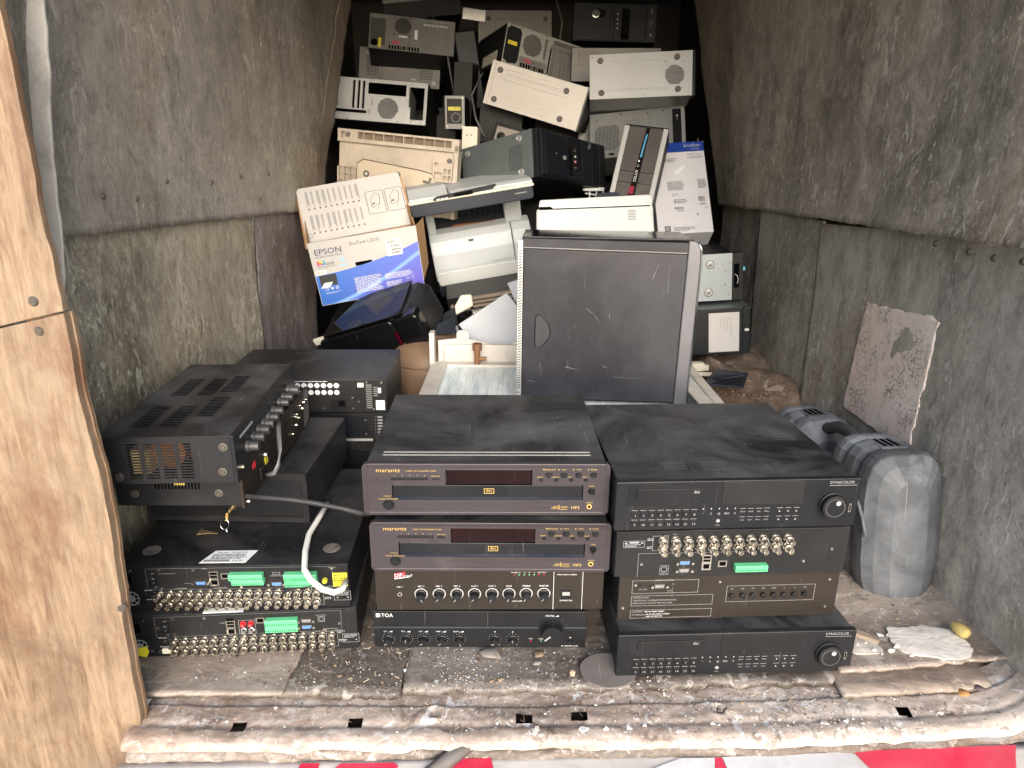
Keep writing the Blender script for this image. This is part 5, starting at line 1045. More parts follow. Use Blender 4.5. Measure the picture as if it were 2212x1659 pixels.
for k, (x, z, m) in enumerate(((.02, .195, 0), (.02, .184, 0), (.028, .19, 3), (.036, .195, 1), (.036, .186, 4), (.044, .196, 2), (.044, .186, 2), (.028, .199, 1))): g.quad(x, x+.008, z, z+.009, Y, m)
g.obj('colour_logo', cols, front); g = G(); g.add([(.114, Y, .198), (.124, Y, .211), (.134, Y, .198), (.124, Y, .187)], [(0, 1, 2, 3)]); g.quad(.112, .138, .168, .178, Y); g.obj('energy_mark', flat('pale blue print', (.35, .55, .75)), front)
G().box(.31, .375, Y, -.003, .175, .247).obj('shipping_label', PAPE, front); g = G(); g.micro(.315, .232, .04, .012, 3, Y-.0005)
for z in (.183, .197, .213):
    x = .33
    while x < .368: q = random.uniform(.0006, .002); g.quad(x, x+q, z, z+.009, Y-.0005); x += q+.0012
g.obj('lettering', INKK, front)
g = G(); g.micro(.155, .03, .115, .075, 11, Y); g.micro(.285, .07, .12, .028, 5, Y); g.micro(.285, .035, .07, .025, 4, Y); g.text('CE', .025, .068, .016, Y); g.disc(.058, .075, Y, .006, 10); g.ring(.078, .075, Y, .004, .007, 12); g.micro(.027, .052, .07, .007, 2, Y); g.frame(.372, .405, .03, .075, Y, .0008); g.text('II', .376, .055, .016, Y); g.text('T', .392, .055, .016, Y); g.text('Y', .378, .035, .014, Y); g.obj('lettering', INKW, front)
g = G(); g.box(.015, .085, Y-.0006, -.003, .09, .14, 0); g.prism([(.013, .082), (.05, .082), (.066, .105), (.03, .105)], Y-.0012, -.003, 1); g.obj('printer_picture', [flat('dark picture', (.05, .05, .055)), PAPE], front); G().quad(.004, .05, .145, .163, Y).obj('white_sticker', PAPE, front); g = G(); g.micro(.008, .147, .03, .013, 3, Y-.0005); g.obj('lettering', INKG, front)
fl = bpy.data.objects.new('top_flap', None)
def local(parent, pose):          # pose in world -> child transform under an unparented-in-world thing
    Mw = Matrix.Translation(parent.location) @ parent.rotation_euler.to_matrix().to_4x4()
    Mc = Matrix.Translation(pose[0]) @ Euler([R(a) for a in pose[1]]).to_matrix().to_4x4()
    return Mw.inverted() @ Mc
ML = local(t, ((-.881, 3.0, .572), (-33.5, -9.6, 14.6)))
g = G(); FW, FH = .457, .262; g.prism([(0, .0), (FW, 0), (FW-.004, FH-.006), (FW-.01, FH), (.012, FH), (.002, FH-.012)], 0, .004); fl = g.obj('top_flap', PAP, t); fl.matrix_local = ML
g = G(); r = random.Random(9)
for row in range(2):
    for k in range(10):
        x = .035+k*.024; z0 = .03+row*.115
        for q in range(r.choice((2, 3, 3))): g.quad(x+q*.0042, x+q*.0042+.0018, z0+.018+r.uniform(0, .02), z0+.095, -.0006)
        g.quad(x+.001, x+.008, z0+.006, z0+.014, -.0006)
for x0 in (.287, .372):
    P = rr(x0, x0+.076, .08, .19, .006, 3); g.tube([(a, -.0006, b) for a, b in P], .0013, 4, closed=True)
    for a, b, c, e in ((.02, .03, .055, .05), (.055, .05, .06, .09), (.02, .03, .018, .07), (.018, .07, .04, .1), (.04, .1, .06, .09), (.03, .05, .012, .04), (.04, .02, .055, .05)): g.tube([(x0+a, -.0006, .08+b), (x0+c, -.0006, .08+e)], .0011, 4)
    g.prism([(x0+.022, .13), (x0+.032, .124), (x0+.034, .136)], -.001, 0)
g.ring(.022, .03, -.0006, .009, .0105, 16); g.obj('lettering', INKD, fl)
g = G(); g.prism([(-.012, -.02), (FW+.012, -.012), (FW+.005, FH-.02), (FW-.05, FH+.004), (.02, FH+.006), (-.002, FH-.03)], .01, .015); o = g.obj('inner_flap', CARD, t); o.matrix_local = ML
G().add([(w, 0, h), (w, .0, .03), (w+.045, .12, .05), (w+.05, .12, h-.02)], [(0, 1, 2, 3)]).obj('side_flap', CARD, t)
t.location = (-.676, 2.430, .4215); t.scale = (.83,)*3
# ------------------------------------------------------------ beige scanner tray
t = thing('scanner_tray', ((-.729, 2.945, .732), (-1.0, 4.9, -10.5)), 'upturned yellowed beige printer base tray with ribs and dark felt rings, behind the carton', 'printer base'); w, d, h = .50, .05, .304
G().box(0, w, .012, d, 0, h-.045).obj('tray_bottom', BEI, t, .002)
G().prism([(.077, .0), (w-.057, .0), (w-.057, .102), (w-.108, .168), (w-.15, .176), (.103, .197), (.077, .178)], .0095, .012).obj('plate_shadow_gap', mat('dark brown gap', (.1, .07, .05), .8), t)
G().prism([(.08, .0), (w-.06, .0), (w-.06, .10), (w-.11, .165), (w-.15, .172), (.105, .193), (.08, .175)], .006, .012).obj('metal_plate', mat('beige coated metal', (.62, .54, .42), .35, .3, .1, var=.05), t, .0015)
g = G(); g.plate(0, w, h-.048, h, -.006, .02, [(.014, .032, h-.034, h-.01), (.085, w-.03, h-.034, h-.008)]); g.box(0, w, .015, .03, h-.048, h, 0); g.obj('ribbed_edge', BEI, t, .0008); G().box(.085, w-.03, .0135, .0148, h-.034, h-.008).obj('dark_channel', mat('dark brown plastic', (.17, .12, .085), .6), t)  # channel floor in a darker brown than the ribbed edge
for k in range(9): G().box(.105+k*.042, .1075+k*.042, -.005, .016, h-.034, h-.008).obj('rib', BEI, t)
G().plate(.0, .078, .0, .16, -.004, .013, [(.006+i*.024, .026+i*.024, .006+j*.026, .029+j*.026) for i in range(3) for j in range(6)]).obj('rib_grid', BEI, t)
G().plate(w-.10, w-.02, .14, .215, -.006, .013, [(w-.094, w-.06, .148, .175), (w-.055, w-.04, .148, .165), (w-.036, w-.024, .148, .165), (w-.055, w-.04, .172, .19), (w-.036, w-.024, .172, .19), (w-.094, w-.08, .198, .212)]).obj('corner_block', BEI, t)
G().box(w-.018, w, -.006, .03, 0, h-.02).obj('side_rail', BEI, t, .002)
for x, z in ((.044, h-.021), (w-.034, .222)): o = latY([(0, .010), (-.004, .009), (-.0045, .005)], 16).obj('screw_boss', RUB, t); o.location = (x, -.006, z)
for x, z in ((.12, .14), (.252, .148), (.21, .13)): g = G(); g.ring(x, z, .0052, .0055, .0135, 20); g.disc(x, z, .0056, .005, 12, 1); g.obj('felt_ring', [mat('grey felt', (.13, .12, .11), .9), WPL], t)
g = G(); g.tube([(.36, .006, .135), (.385, .006, .13), (.39, .006, .15)], .006, 6); g.obj('felt_ring', mat('grey felt strip', (.13, .12, .11), .9), t)
# ------------------------------------------------------------ scanner printer: body and raised lid
t = thing('printer', ((-.314, 2.923, .355), (15.7, -9.6, 5.2)), 'pale grey and navy scanner printer with its lid raised, left of the dark tower', 'printer'); w, d, h = .432, .35, .269
def loft(g, P0, y0, P1, y1, m=0): n = len(P0); g.add([(x, y0, z) for x, z in P0]+[(x, y1, z) for x, z in P1], [list(range(n)), list(range(2*n-1, n-1, -1))]+[(i, (i+1) % n, n+(i+1) % n, n+i) for i in range(n)], m); return g
G().box(.004, w-.004, .03, d, .0, h-.03).obj('casing', NAVY, t, .012)
G().prism([(y, z) for y, z in ((0, .075), (-.004, .13), (.002, .19), (.02, .24), (.05, .262), (.10, .268), (.10, .075))], .008, .345, 0, 'x').obj('front_cover', WPG, t, .004)
G().prism([(y, z) for y, z in ((.002, .075), (-.002, .13), (.004, .19), (.022, .238), (.05, .26), (.10, .266), (.10, .075))], .348, w-.006, 0, 'x').obj('front_cover', WPG, t, .004)
G().prism(rr(.014, w-.01, .058, .115, .012), -.007, .05).obj('front_skirt', WPL, t, .002)
G().box(.01, w-.002, .0, .08, .0, .057).obj('paper_drawer', NAVY, t, .006)
G().plate(.148, .262, .008, .036, -.016, .0, [(.158, .252, .008, .026)]).obj('drawer_handle', BZL, t, .003); G().box(.158, .252, -.012, .0, .006, .026).obj('handle_plate', WPL, t, .002)
G().box(.165, .187, -.0015+.016, .02, .222, .234).obj('badge', STDK, t); G().text('hp', .168, .2245, .011, .0135, sx=1.1).obj('lettering', INKK, t)
g = G(); g.micro(.256, .128, .08, .007, 1, -.0055); g.frame(.25, .34, .124, .14, -.0052, .0006); g.obj('lettering', INKG, t)
o = latY([(0, .005), (-.002, .004)], 12).obj('round_button', LGR, t); o.location = (.385, -.009, .10)
# arms and dark well
G().prism([(.06, .26), (.10, .27), (.10, .345), (.06, .36)], .008, .042, 0, 'x').obj('lid_arm', WPG, t, .006)
G().prism([(.06, .26), (.12, .27), (.12, .36), (.06, .355)], .33, .40, 0, 'x').obj('lid_arm', WPG, t, .006)
G().box(.04, .35, .10, .12, .15, .40).obj('paper_well', BZL, t, .002)
for k in range(10): G().tube([(.09+k*.024, .098, .30), (.092+k*.024, .098, .36)], .0013, 5).obj('well_rib', NAVY, t)
G().prism([(.05, .255), (.12, .275), (.23, .27), (.33, .265), (.33, .25), (.05, .245)], .09, .1).obj('rubber_roller', mat('brown roller', (.2, .08, .04), .5), t)
lid = ((-.372, 2.60, .712), (4, -9.1, 9.3)); ML = local(t, lid)
def lidp(g, name, m, **k): o = g.obj(name, m, t, **k); o.matrix_local = ML; return o
W2, D2, H2 = .461, .33, .066
lidp(G().prism(rr(0, W2, 0, H2-.018, .012), .004, D2), 'scanner_body', NAVY, bevel=.004)
lidp(G().prism(rr(-.003, W2+.003, H2-.02, H2-.008, .005), -.004, D2+.004), 'scanner_rim', CRM, bevel=.003)
g = G(); g.prism([(0, 0), (D2, 0), (D2, .022), (.09, .034), (.03, .014), (0, .006)], .0, .145, 0, 'x'); o = lidp(g, 'scanner_cover', WPG, bevel=.005); o.matrix_local = ML @ Matrix.Translation((0, 0, H2-.008))
g = G(); g.prism([(0, 0), (D2, 0), (D2, .018), (.03, .016), (0, .008)], .15, W2, 0, 'x'); o = lidp(g, 'scanner_cover', WPG, bevel=.005); o.matrix_local = ML @ Matrix.Translation((0, 0, H2-.008))
lidp(G().prism([(.085, H2-.012), (.10, H2-.002), (.32, H2+.010), (.325, H2+.006), (.31, H2-.006), (.09, H2-.016)], -.0055, .002), 'control_recess', BZL)
lidp(G().box(.165, .235, -.009, -.004, H2-.012, H2+.001), 'display', GLO, bevel=.001)
for x in (.045, .075, .10, .115, .13, .27, .285, .30, .33, .365, .4): lidp(G().box(x, x+.012, -.007, -.003, H2-.016, H2-.010), 'control_button', WPL)
lidp(G().quad(.39, .435, .026, .03, .0035), 'maker_strip', STDK)
# ------------------------------------------------------------ pale laser printer
t = thing('printer', ((.076, 2.378, .646), (-35.8, -3.0, -4.5)), 'plain white laser printer with a short vent, just above the dark tower', 'printer'); w, d, h = .398, .33, .185
G().box(0, w, .002, d, -.1, h-.038).obj('casing', WPL, t, .010, seg=3)
G().prism([(.008, h-.036), (.045, h-.036), (.058, h-.046), (w-.004, h-.046), (w-.002, h-.012), (w-.012, h), (.012, h-.006)], .0, d-.01).obj('top_cover', WPL, t, .006, seg=3)
G().box(.01, w-.01, .001, .004, h-.047, h-.035).obj('cover_seam', DARK, t)
for k in range(7): G().box(.312, .338, .0005, .003, .088+k*.0058, .0895+k*.0058).obj('vent_slot', STDK, t)
G().prism([(.205, h), (.29, h), (.29, h+.012), (.28, h+.02), (.21, h+.018)], .01, .12).obj('output_stop', NAVY, t, .002)
# ------------------------------------------------------------ printer carton, right
t = thing('cardboard_box', ((.577, 2.820, .643), (-33.4, -3.9, -1.4)), 'white and dark blue printer carton leaning back at the right of the heap', 'cardboard box'); w, d, h = .236, .20, .446
G().box(0, w, 0, d, 0, h).obj('carton', mat('white corrugated carton', (.62, .62, .66), .6, 0, .12, (.4, .38, .37), var=.04), t, .003)
G().box(.001, w-.001, -.0012, 0, h-.05, h-.002).obj('blue_print', flat('deep blue print', (.012, .05, .3), .4), t); Y = -.002
g = G(); g.text('brother', w-.088, h-.028, .024, Y, sx=.98); g.text('at your side', w-.06, h-.041, .0085, Y, sx=1.0); g.text('1W', w-.2, h-.032, .022, Y); g.obj('lettering', INKW, t)
g = G(); g.text('PRINT 3.0', w-.078, h-.070, .0115, Y, sx=1.15)
for k in range(6): g.frame(w-.076+k*.0115, w-.068+k*.0115, h-.085, h-.077, Y, .0014)
g.micro(.02, h-.1, .1, .02, 3, Y); g.micro(.06, h-.24, .075, .045, 8, Y); g.micro(w-.045, h-.235, .038, .045, 8, Y); g.ring(.08, h-.262, Y, .003, .0045, 10); g.ring(.095, h-.26, Y, .004, .0055, 10)
for k in range(4): g.text('|', w-.045+k*.011, h-.265, .012, Y)
g.text('CE', w-.028, h-.335, .014, Y); g.micro(.08, h-.305, .06, .022, 3, Y); g.micro(.07, .01, .1, .02, 3, Y); g.ring(w-.06, h-.36, Y, .003, .0055, 10)
for x0, x1, z0, z1 in ((w-.05, w-.022, h-.30, h-.275), (w-.045, w-.02, h-.316, h-.308), (.08, .118, h-.332, h-.322), (.092, .12, h-.342, h-.336)):
    x = x0
    while x < x1: q = random.uniform(.0006, .0022); g.quad(x, x+q, z0, z1, Y); x += q+.0013
g.quad(.03, .055, .01, .036, Y); g.obj('lettering', flat('grey black print', (.12, .12, .14)), t); g = G(); g.ring(.0425, .021, Y-.0004, .004, .007, 12); g.disc(.0425, .030, Y-.0004, .003, 8); g.obj('drum_mark', PAP, t)
G().prism([(.095, h-.15), (.135, h-.115), (.145, h-.128), (.105, h-.165)], -.0012, 0).obj('paper_sticker', PAPE, t, label='crooked little sticker')
G().add([(w-.006, 0, h), (w+.012, .02, h+.012), (w+.004, .09, h+.02), (w-.01, .1, h)], [(0, 1, 2, 3)]).obj('loose_tape', WPL, t); G().tube([(w+.002, .1, h), (w+.008, .1, h+.05), (w+.006, .1, h+.085)], [.004, .003, .001], 4).obj('torn_strip', CARD, t)
t.scale = (.93,)*3
# ------------------------------------------------------------ glossy black printer lying on its back, front left
t = thing('printer', ((-.729, 2.794, .053), (21.2, -18.8, -12.9)), 'glossy black printer lying tilted below the blue carton', 'printer'); w, d, h = .433, .206, .179
G().prism([(.012, -.01), (w-.02, -.02), (w+.02, .02), (w+.012, h-.03), (w-.03, h), (.03, h), (0, h-.03)], .02, d+.06).obj('casing', PLA, t, .012, seg=3)
G().prism(rr(0, w-.095, -.02, h-.008, .02), -.004, .03).obj('front_panel', GLO, t, .008, seg=3)
G().prism(rr(w-.09, w+.02, -.04, h-.004, .02), -.010, .06).obj('end_column', GLO, t, .014, seg=4)
G().prism([(.01, 0), (.02, .0), (d+.05, .012), (d+.05, .022), (.0, .012)], .03, w-.05, 0, 'x').obj('scanner_lid', GLO, t, .004).location = (0, .0, h-.004)
g = G(); g.box(w-.105, w-.094, -.008, 0, .03, .12); g.obj('red_light', mat('dark red window', (.045, .002, .008), .1), t); G().box(.0, .05, -.006, .01, h-.05, h-.02).obj('corner_tab', CRM, t, .004).location = (-.03, .02, .02)
G().box(w-.08, w, .01, .05, -.09, -.03).obj('paper_support', NAVY, t, .003); G().box(.25, w-.02, 0, .1, -.10, -.0).obj('base_skirt', GLO, t, .02, seg=3)
G().prism([(0, 0), (.09, -.02), (.11, .05), (.03, .04)], .05, .056).obj('side_tray', NAVY, t, .002).location = (w+.02, 0, .03)
t.location = (-.612, 2.347, .193); t.scale = (.84,)*3
# black folded tray beside it
t = thing('plastic_tray', ((-.305, 2.44, .318), (0, 0, 0)), 'black folded paper tray between the glossy printer and the grey cover', 'paper tray')
G().add([(0, 0, .06), (.05, .01, .07), (.098, .0, .10), (.11, -.02, .04), (.03, -.03, -.02), (.0, -.02, .0)], [(0, 1, 2, 3, 4, 5)]).obj('tray_plate', BZL, t).modifiers.new('thickness', 'SOLIDIFY').thickness = .004
G().add([(.03, -.03, -.02), (.11, -.02, .04), (.115, -.035, .025), (.033, -.045, -.035)], [(0, 1, 2, 3)]).obj('tray_lip', LAV, t).modifiers.new('thickness', 'SOLIDIFY').thickness = .003
# grey cover
t = thing('printer_cover', ((0, 0, 0), (0, 0, 0)), 'flat grey plastic printer cover leaning left of the dark tower', 'printer cover')
fy = lambda z: 2.24+.35*(z-.25)
Q = [Vector((-.183, 2.30, .392)), Vector((-.022, 2.33, .495)), Vector((.10, 2.33, .36)), (Vector((.06, 2.24, .24))), Vector((-.095, 2.24, .274))]
Q = [Vector((q.x, fy(q.z), q.z)) for q in Q]
nn = (Q[1]-Q[0]).cross(Q[4]-Q[0]).normalized(); nn = nn if nn.y > 0 else -nn
g = G(); n = len(Q); g.add([tuple(q) for q in Q]+[tuple(q+nn*.022) for q in Q], [tuple(range(n)), tuple(range(2*n-1, n-1, -1))]+[(i, (i+1) % n, n+(i+1) % n, n+i) for i in range(n)]); g.obj('cover', LAV, t, .003)
def slab(a, b, name, m, off, th, wd):       # thin bar along a-b
    a, b = Vector(a), Vector(b); u = (b-a).normalized(); s = u.cross(nn).normalized(); g = G(); P = [a, b, b+s*wd, a+s*wd]
    g.add([tuple(p+nn*off) for p in P]+[tuple(p+nn*(off+th)) for p in P], [(0, 1, 2, 3), (7, 6, 5, 4), (0, 1, 5, 4), (1, 2, 6, 5), (2, 3, 7, 6), (3, 0, 4, 7)]); g.obj(name, m, t, .001)
slab(Q[0].lerp(Q[1], .55), Q[0].lerp(Q[1], .93), 'hinge_bar', LAV, .004, .016, -.014); slab(Q[0].lerp(Q[4], .1), Q[0].lerp(Q[4], .45), 'edge_flange', LAV, .002, .016, .010); slab(Q[0].lerp(Q[4], .55), Q[0].lerp(Q[4], 1.0), 'edge_flange', LAV, .002, .016, .012)
t = thing('printer_cover', ((0, 0, 0), (0, 0, 0)), 'small grey plastic corner peeping out behind the left edge of the dark tower', 'printer cover')
G().prism([(-.02, .52), (.04, .54), (.06, .40), (.02, .43)], 2.36, 2.38).obj('cover', LAV, t, .002)
# mechanism clutter under the scanner printer
t = thing('printer_mechanism', ((-.25, 2.70, .315), (8, -9, 4)), 'stripped brown and grey printer mechanism under the scanner printer', 'printer mechanism')
BRP = mat('brown grey plastic', (.27, .21, .16), .55, 0, .3, grime=.5)
for k in range(3): G().box(.06+.02*k, .33, .0+.004*k, .02+.004*k, .065-k*.018, .076-k*.018).obj('guide_rail', BRP, t, .001)
G().box(0, .33, .03, .2, -.06, .08).obj('frame', PLA, t, .004)
g = G(); g.cyl(.17, .012, -.01, .03, .022, n=20); g.obj('gear', STDK, t); G().box(.09, .145, -.01, .02, -.04, .02).obj('cream_block', CRM, t, .003)
for k in range(5): G().box(.096+k*.01, .101+k*.01, -.013, -.009, -.035, .012).obj('block_rib', CRM, t)
for k in range(4): G().tube([(.0+k*.02, -.01, .0+.01*k), (.03+k*.02, -.02, .03), (.07+k*.01, -.005, -.01)], .003, 6).obj('wire_bundle', RUBK, t)
for k in range(4): G().cyl(.02+k*.03, .05-.01*k, -.004, .01, .008, n=12).obj('small_gear', [BRP, STDK][k % 2], t)
t = thing('plastic_part', ((-.20, 2.42, .395), (-20, -25, 20)), 'rounded cream plastic part above the black folded tray', 'plastic part')
G().prism([(0, 0), (.07, 0), (.085, .04), (.05, .055), (.01, .03)], 0, .02).obj('body', CRM, t, .006, seg=3)
# ------------------------------------------------------------ brown tank and its valve
t = thing('gas_cylinder', ((-.275, 2.33, -.02), (0, 0, 0)), 'brown painted steel cylinder between the left stacks and the air conditioner', 'gas cylinder')
prof = [(0, .14), (.02, .155), (.26, .155), (.31, .145), (.34, .12), (.36, .08), (.367, .03)]; n = 40; g = G(); vs = []
for z, r in prof: vs += [(r*cos(2*pi*k/n), r*sin(2*pi*k/n), z) for k in range(n)]
g.add(vs, [(i*n+k, i*n+(k+1) % n, (i+1)*n+(k+1) % n, (i+1)*n+k) for i in range(len(prof)-1) for k in range(n)]+[list(range((len(prof)-1)*n, len(prof)*n))]); g.obj('body', TANK, t, smooth=True)
G().tube([(.150*cos(a/30*2*pi), .150*sin(a/30*2*pi), .285) for a in range(30)], .004, 6, closed=True).obj('weld_seam', TANK, t, smooth=True)

t = thing('pipe_valve', ((-.112, 2.13, .30), (0, 0, 0)), 'rusty brass valve with a round cap, beside the grey cover', 'valve')
G().cyl(0, 0, 0, .05, .009, n=14, ax='z').cyl(0, 0, .045, .068, .0145, .0155, 16, ax='z').obj('valve_body', RUST, t, .002); G().cyl(0, .018, -.0, .03, .006, n=10, ax='x').obj('valve_outlet', RUST, t)
# ------------------------------------------------------------ air conditioner lying on its back
t = thing('air_conditioner', ((-.26, 1.70, 0), (0, 0, 0)), 'white air conditioner lying flat with bare metal fins upward, under the dark tower', 'air conditioner'); w, d, h = .84, .46, .30
ACW = mat('aged white enamel', (.54, .51, .46), .45, 0, .25, (.4, .3, .22), grime=.35, var=.06)
g = G(); g.box(0, w, 0, d, 0, h-.03); g.obj('casing', ACW, t, .004)
G().plate(0, w, 0, 1, 0, 1, []) if 0 else None
g = G(); g.box(0, .05, 0, d, h-.03, h); g.box(w-.03, w, 0, d, h-.03, h); g.box(.05, w-.03, d-.04, d, h-.03, h); g.box(.05, w-.03, 0, .02, h-.03, h); g.obj('rim', ACW, t, .004)
fm = G().box(0, .0016, .022, d-.042, h-.0076, h-.0064).mesh('fin', COIL)
G().box(.05, w-.03, .02, d-.04, h-.030, h-.0075).obj('fin_block', COIL, t)
n = 110
for k in range(n): put(fm, 'fin', t, (.054+k*(w-.09)/n, 0, 0), (0, 0, .004*noise.noise(Vector((k*.2, 0, 0)))))
G().box(.04, .30, d, d+.012, .05, h+.055).obj('back_plate', ACW, t, .003).rotation_euler = (0, R(0), 0)
G().prism([(.02, h-.02), (.02, h+.065), (.10, h+.075), (.3, h+.03), (.42, h+.03), (.42, h-.02)], d+.013, d+.018).obj('torn_side_plate', ACW, t, .001)
G().box(-.004, .012, d-.03, d+.01, .1, h+.10).obj('side_post', ACW, t, .002); G().box(.26, .40, d+.02, d+.03, .2, h+.06).obj('rear_plate', ACW, t, .002)
G().prism(rr(.08, .12, h+.06, h+.10, .012), d+.01, d+.013).obj('bracket', STEEL, t)
o = G().box(.60, .64, -.1, .52, h-.005, h+.012).obj('white_bar', ACW, t, .002); o.location = (.155, .02, .004); o.rotation_euler = (0, 0, R(3))
o = G().box(.57, .595, -.1, .50, h-.005, h+.008).obj('black_strip', PLA, t, .002); o.location = (.16, .02, .003); o.rotation_euler = (0, 0, R(3))
# little parts on the wheel arch
t = thing('plastic_part', ((.635, 2.17, .222), (8, -4, -25)), 'broken navy black plastic bracket lying on the wheel arch', 'plastic part')
G().prism([(0, 0), (.12, .0), (.12, .11), (.02, .13), (.0, .06)], 0, .008, ax='z').obj('plate', NAVY, t, .001); G().prism([(0.0, .008), (.11, .008), (.11, .03), (.03, .02)], .05, .056).obj('rib', NAVY, t); G().prism([(0.02, .008), (.12, .008), (.12, .045), (.06, .03)], .0, .006).obj('rib', BZL, t)
t = thing('plastic_part', ((.645, 2.385, .205), (0, 0, 8)), 'pale green cream plastic clip on the wheel arch below the sheet labelled case', 'plastic part')
G().box(0, .045, 0, .03, 0, .03).box(.045, .065, .005, .025, .0, .02).prism([(.0, 0), (.075, -.004), (.075, -.02), (.0, -.014)], -.004, .0).obj('clip', CRM, t, .002)
# ------------------------------------------------------------ blow moulded tool case against the right wall
t = thing('tool_case', ((.862, 1.31, .078), (-6, -3, 1)), 'dusty grey black moulded plastic tool case with handle, standing against the right wall', 'tool case')
CASEM = mat('dusty grey blow moulded plastic', (.075, .082, .092), .5, 0, .95, (.33, .35, .39), scr=.5, sc=2.5, grime=.15)
def lump(secs, nm):
    g = G(); n = 20; vs = []
    for y, a, b, zt in secs:            # y, half width, bottom, top : super-ellipse cross-sections
        for k in range(n):
            t_ = 2*pi*(k+.5)/n; c, q = cos(t_), sin(t_); e = .5
            vs.append((a*abs(c)**e*(1 if c > 0 else -1), y, (b+zt)/2+(zt-b)/2*abs(q)**e*(1 if q > 0 else -1)))
    m_ = len(secs); g.add(vs, [list(range(n)), list(range(len(vs)-1, len(vs)-n-1, -1))]+[(i*n+k, i*n+(k+1) % n, (i+1)*n+(k+1) % n, (i+1)*n+k) for i in range(m_-1) for k in range(n)])
    return g.obj(nm, CASEM, t, .003, seg=2)
def half(y0, y1, zt):
    out = []; L = y1-y0; N = 14
    for i in range(N+1):
        u = i/N; f = min(1, math.sin(pi*min(1, max(.0, u*.94+.03)))*1.9)**.5; rib = .93 if i in (5, 9) else 1
        out.append((y0+L*u, (.088*f*rib), -.085, zt*(.62+.38*f)*(.985 if rib < 1 else 1)))
    return out
lump(half(0, .24, .262), 'case_half'); lump(half(.385, .62, .235), 'case_half')
lump([(.15, .066, -.05, .15), (.25, .070, -.05, .165), (.38, .070, -.05, .160), (.47, .066, -.05, .14)], 'case_middle')
G().tube([(.0, .19, .205), (.0, .235, .228), (.0, .29, .238), (.0, .345, .234), (.0, .40, .215), (.0, .43, .19)], .0155, 10).obj('handle', mat('black handle rubber', (.03, .032, .036), .5, 0, .5, (.2, .2, .21)), t, smooth=True)
for y0, zt in ((.09, .260), (.47, .234)):
    for k in range(3): G().box(-.018+k*.014, -.012+k*.014, y0, y0+.05, zt, zt+.003).obj('latch_slot', DARK, t)
    G().box(-.03, .03, y0-.012, y0+.062, zt-.012, zt+.0012).obj('latch', CASEM, t, .004)
G().tube([(-.089, y, .02+.16*math.sin(pi*(y-.0)/.24)**.5) for y in [.012+.018*k for k in range(13)]], .004, 6).obj('parting_line', CASEM, t, smooth=True)

# ------------------------------------------------------------ loose things on the floor and the sill
t = G(); P = []
r = random.Random(4)
P = [(.052*cos(a/26*2*pi)*(1+.03*r.random()), .046*sin(a/26*2*pi)*(1+.03*r.random())) for a in range(26)]
t.prism(P, 0, .004, 0, 'z'); o = t.obj('metal_disc', mat('grey tin lid', (.17, .15, .14), .5, .1, .4, (.3, .24, .2), scr=.5, grime=.3)); o.location = (.188, 1.085, .0025); tag(o, 'flat grey round lid on the floor at the corner of the right stack', 'lid')
g = G(); prof = [(0, .004), (.002, .009), (.007, .012), (.016, .0128), (.026, .0115), (.034, .008)]; n = 14; vs = []
for y, q in prof: vs += [(q*cos(2*pi*k/n), y, q*sin(2*pi*k/n)) for k in range(n)]
g.add(vs, [list(range(n))]+[(i*n+k, i*n+(k+1) % n, (i+1)*n+(k+1) % n, (i+1)*n+k) for i in range(len(prof)-1) for k in range(n)]); o = g.obj('corn_cob', mat('yellow cob', (.38, .3, .1), .7, 0, .3, (.3, .2, .1), var=.3, sc=4, bump=.6, fine=200), smooth=True); o.location = (.905, 1.15, .042); o.rotation_euler = (R(4), 0, R(22)); tag(o, 'dried yellow cob like stick on the warped plywood sheet', 'corn cob')
def chip(name, pts, z, th, m, label, cat, group=None, tilt=0, seed=0):
    cx = sum(p[0] for p in pts)/len(pts); cy = sum(p[1] for p in pts)/len(pts); q = []
    for a, b in zip(pts, pts[1:]+pts[:1]):
        L = math.hypot(b[0]-a[0], b[1]-a[1]); k = max(1, int(L/.006))
        for i in range(k): s = i/k; q.append((a[0]-cx+(b[0]-a[0])*s+.003*noise.noise(Vector((a[0]*90+i, seed, 1))), a[1]-cy+(b[1]-a[1])*s+.003*noise.noise(Vector((a[1]*90+i, seed, 5)))))
    o = G().prism(q, 0, th, 0, 'z').obj(name, m); o.location = (cx, cy, z); o.rotation_euler = (R(tilt), R(tilt*.5), 0); return tag(o, label, cat, group)
def rough_slab(name, m, x0, x1, y0, y1, z, th, seed, label, cat, n=46):
    cx, cy = (x0+x1)/2, (y0+y1)/2; g = G(); vs = [(0, 0, th)]; K = 7
    for k in range(1, K+1):
        for i in range(n):
            a = 2*pi*i/n; rr_ = (1+.22*noise.noise(Vector((cos(a)*1.3, sin(a)*1.3, seed)))+.09*noise.noise(Vector((cos(a)*6, sin(a)*6, seed)))+.04*noise.noise(Vector((cos(a)*16, sin(a)*16, seed))))*k/K
            sq = 1/max(abs(cos(a)), abs(sin(a)))**.55; x, y = (x1-x0)/2*rr_*cos(a)*sq, (y1-y0)/2*rr_*sin(a)*sq
            vs.append((x, y, th*(1-.25*(k/K)**3)+.0012*noise.fractal(Vector((x*30, y*30, seed)), .8, 2, 4)))
    for i in range(n): p = vs[1+(K-1)*n+i]; vs.append((p[0]*.96, p[1]*.96, 0))
    fs = [(0, 1+i, 1+(i+1) % n) for i in range(n)]+[(1+k*n+i, 1+k*n+(i+1) % n, 1+(k+1)*n+(i+1) % n, 1+(k+1)*n+i) for k in range(K) for i in range(n)]
    g.add(vs, fs); o = g.obj(name, m); o.location = (cx, cy, z); o.rotation_euler = (0, R(-2), R(-6)); return tag(o, label, cat)
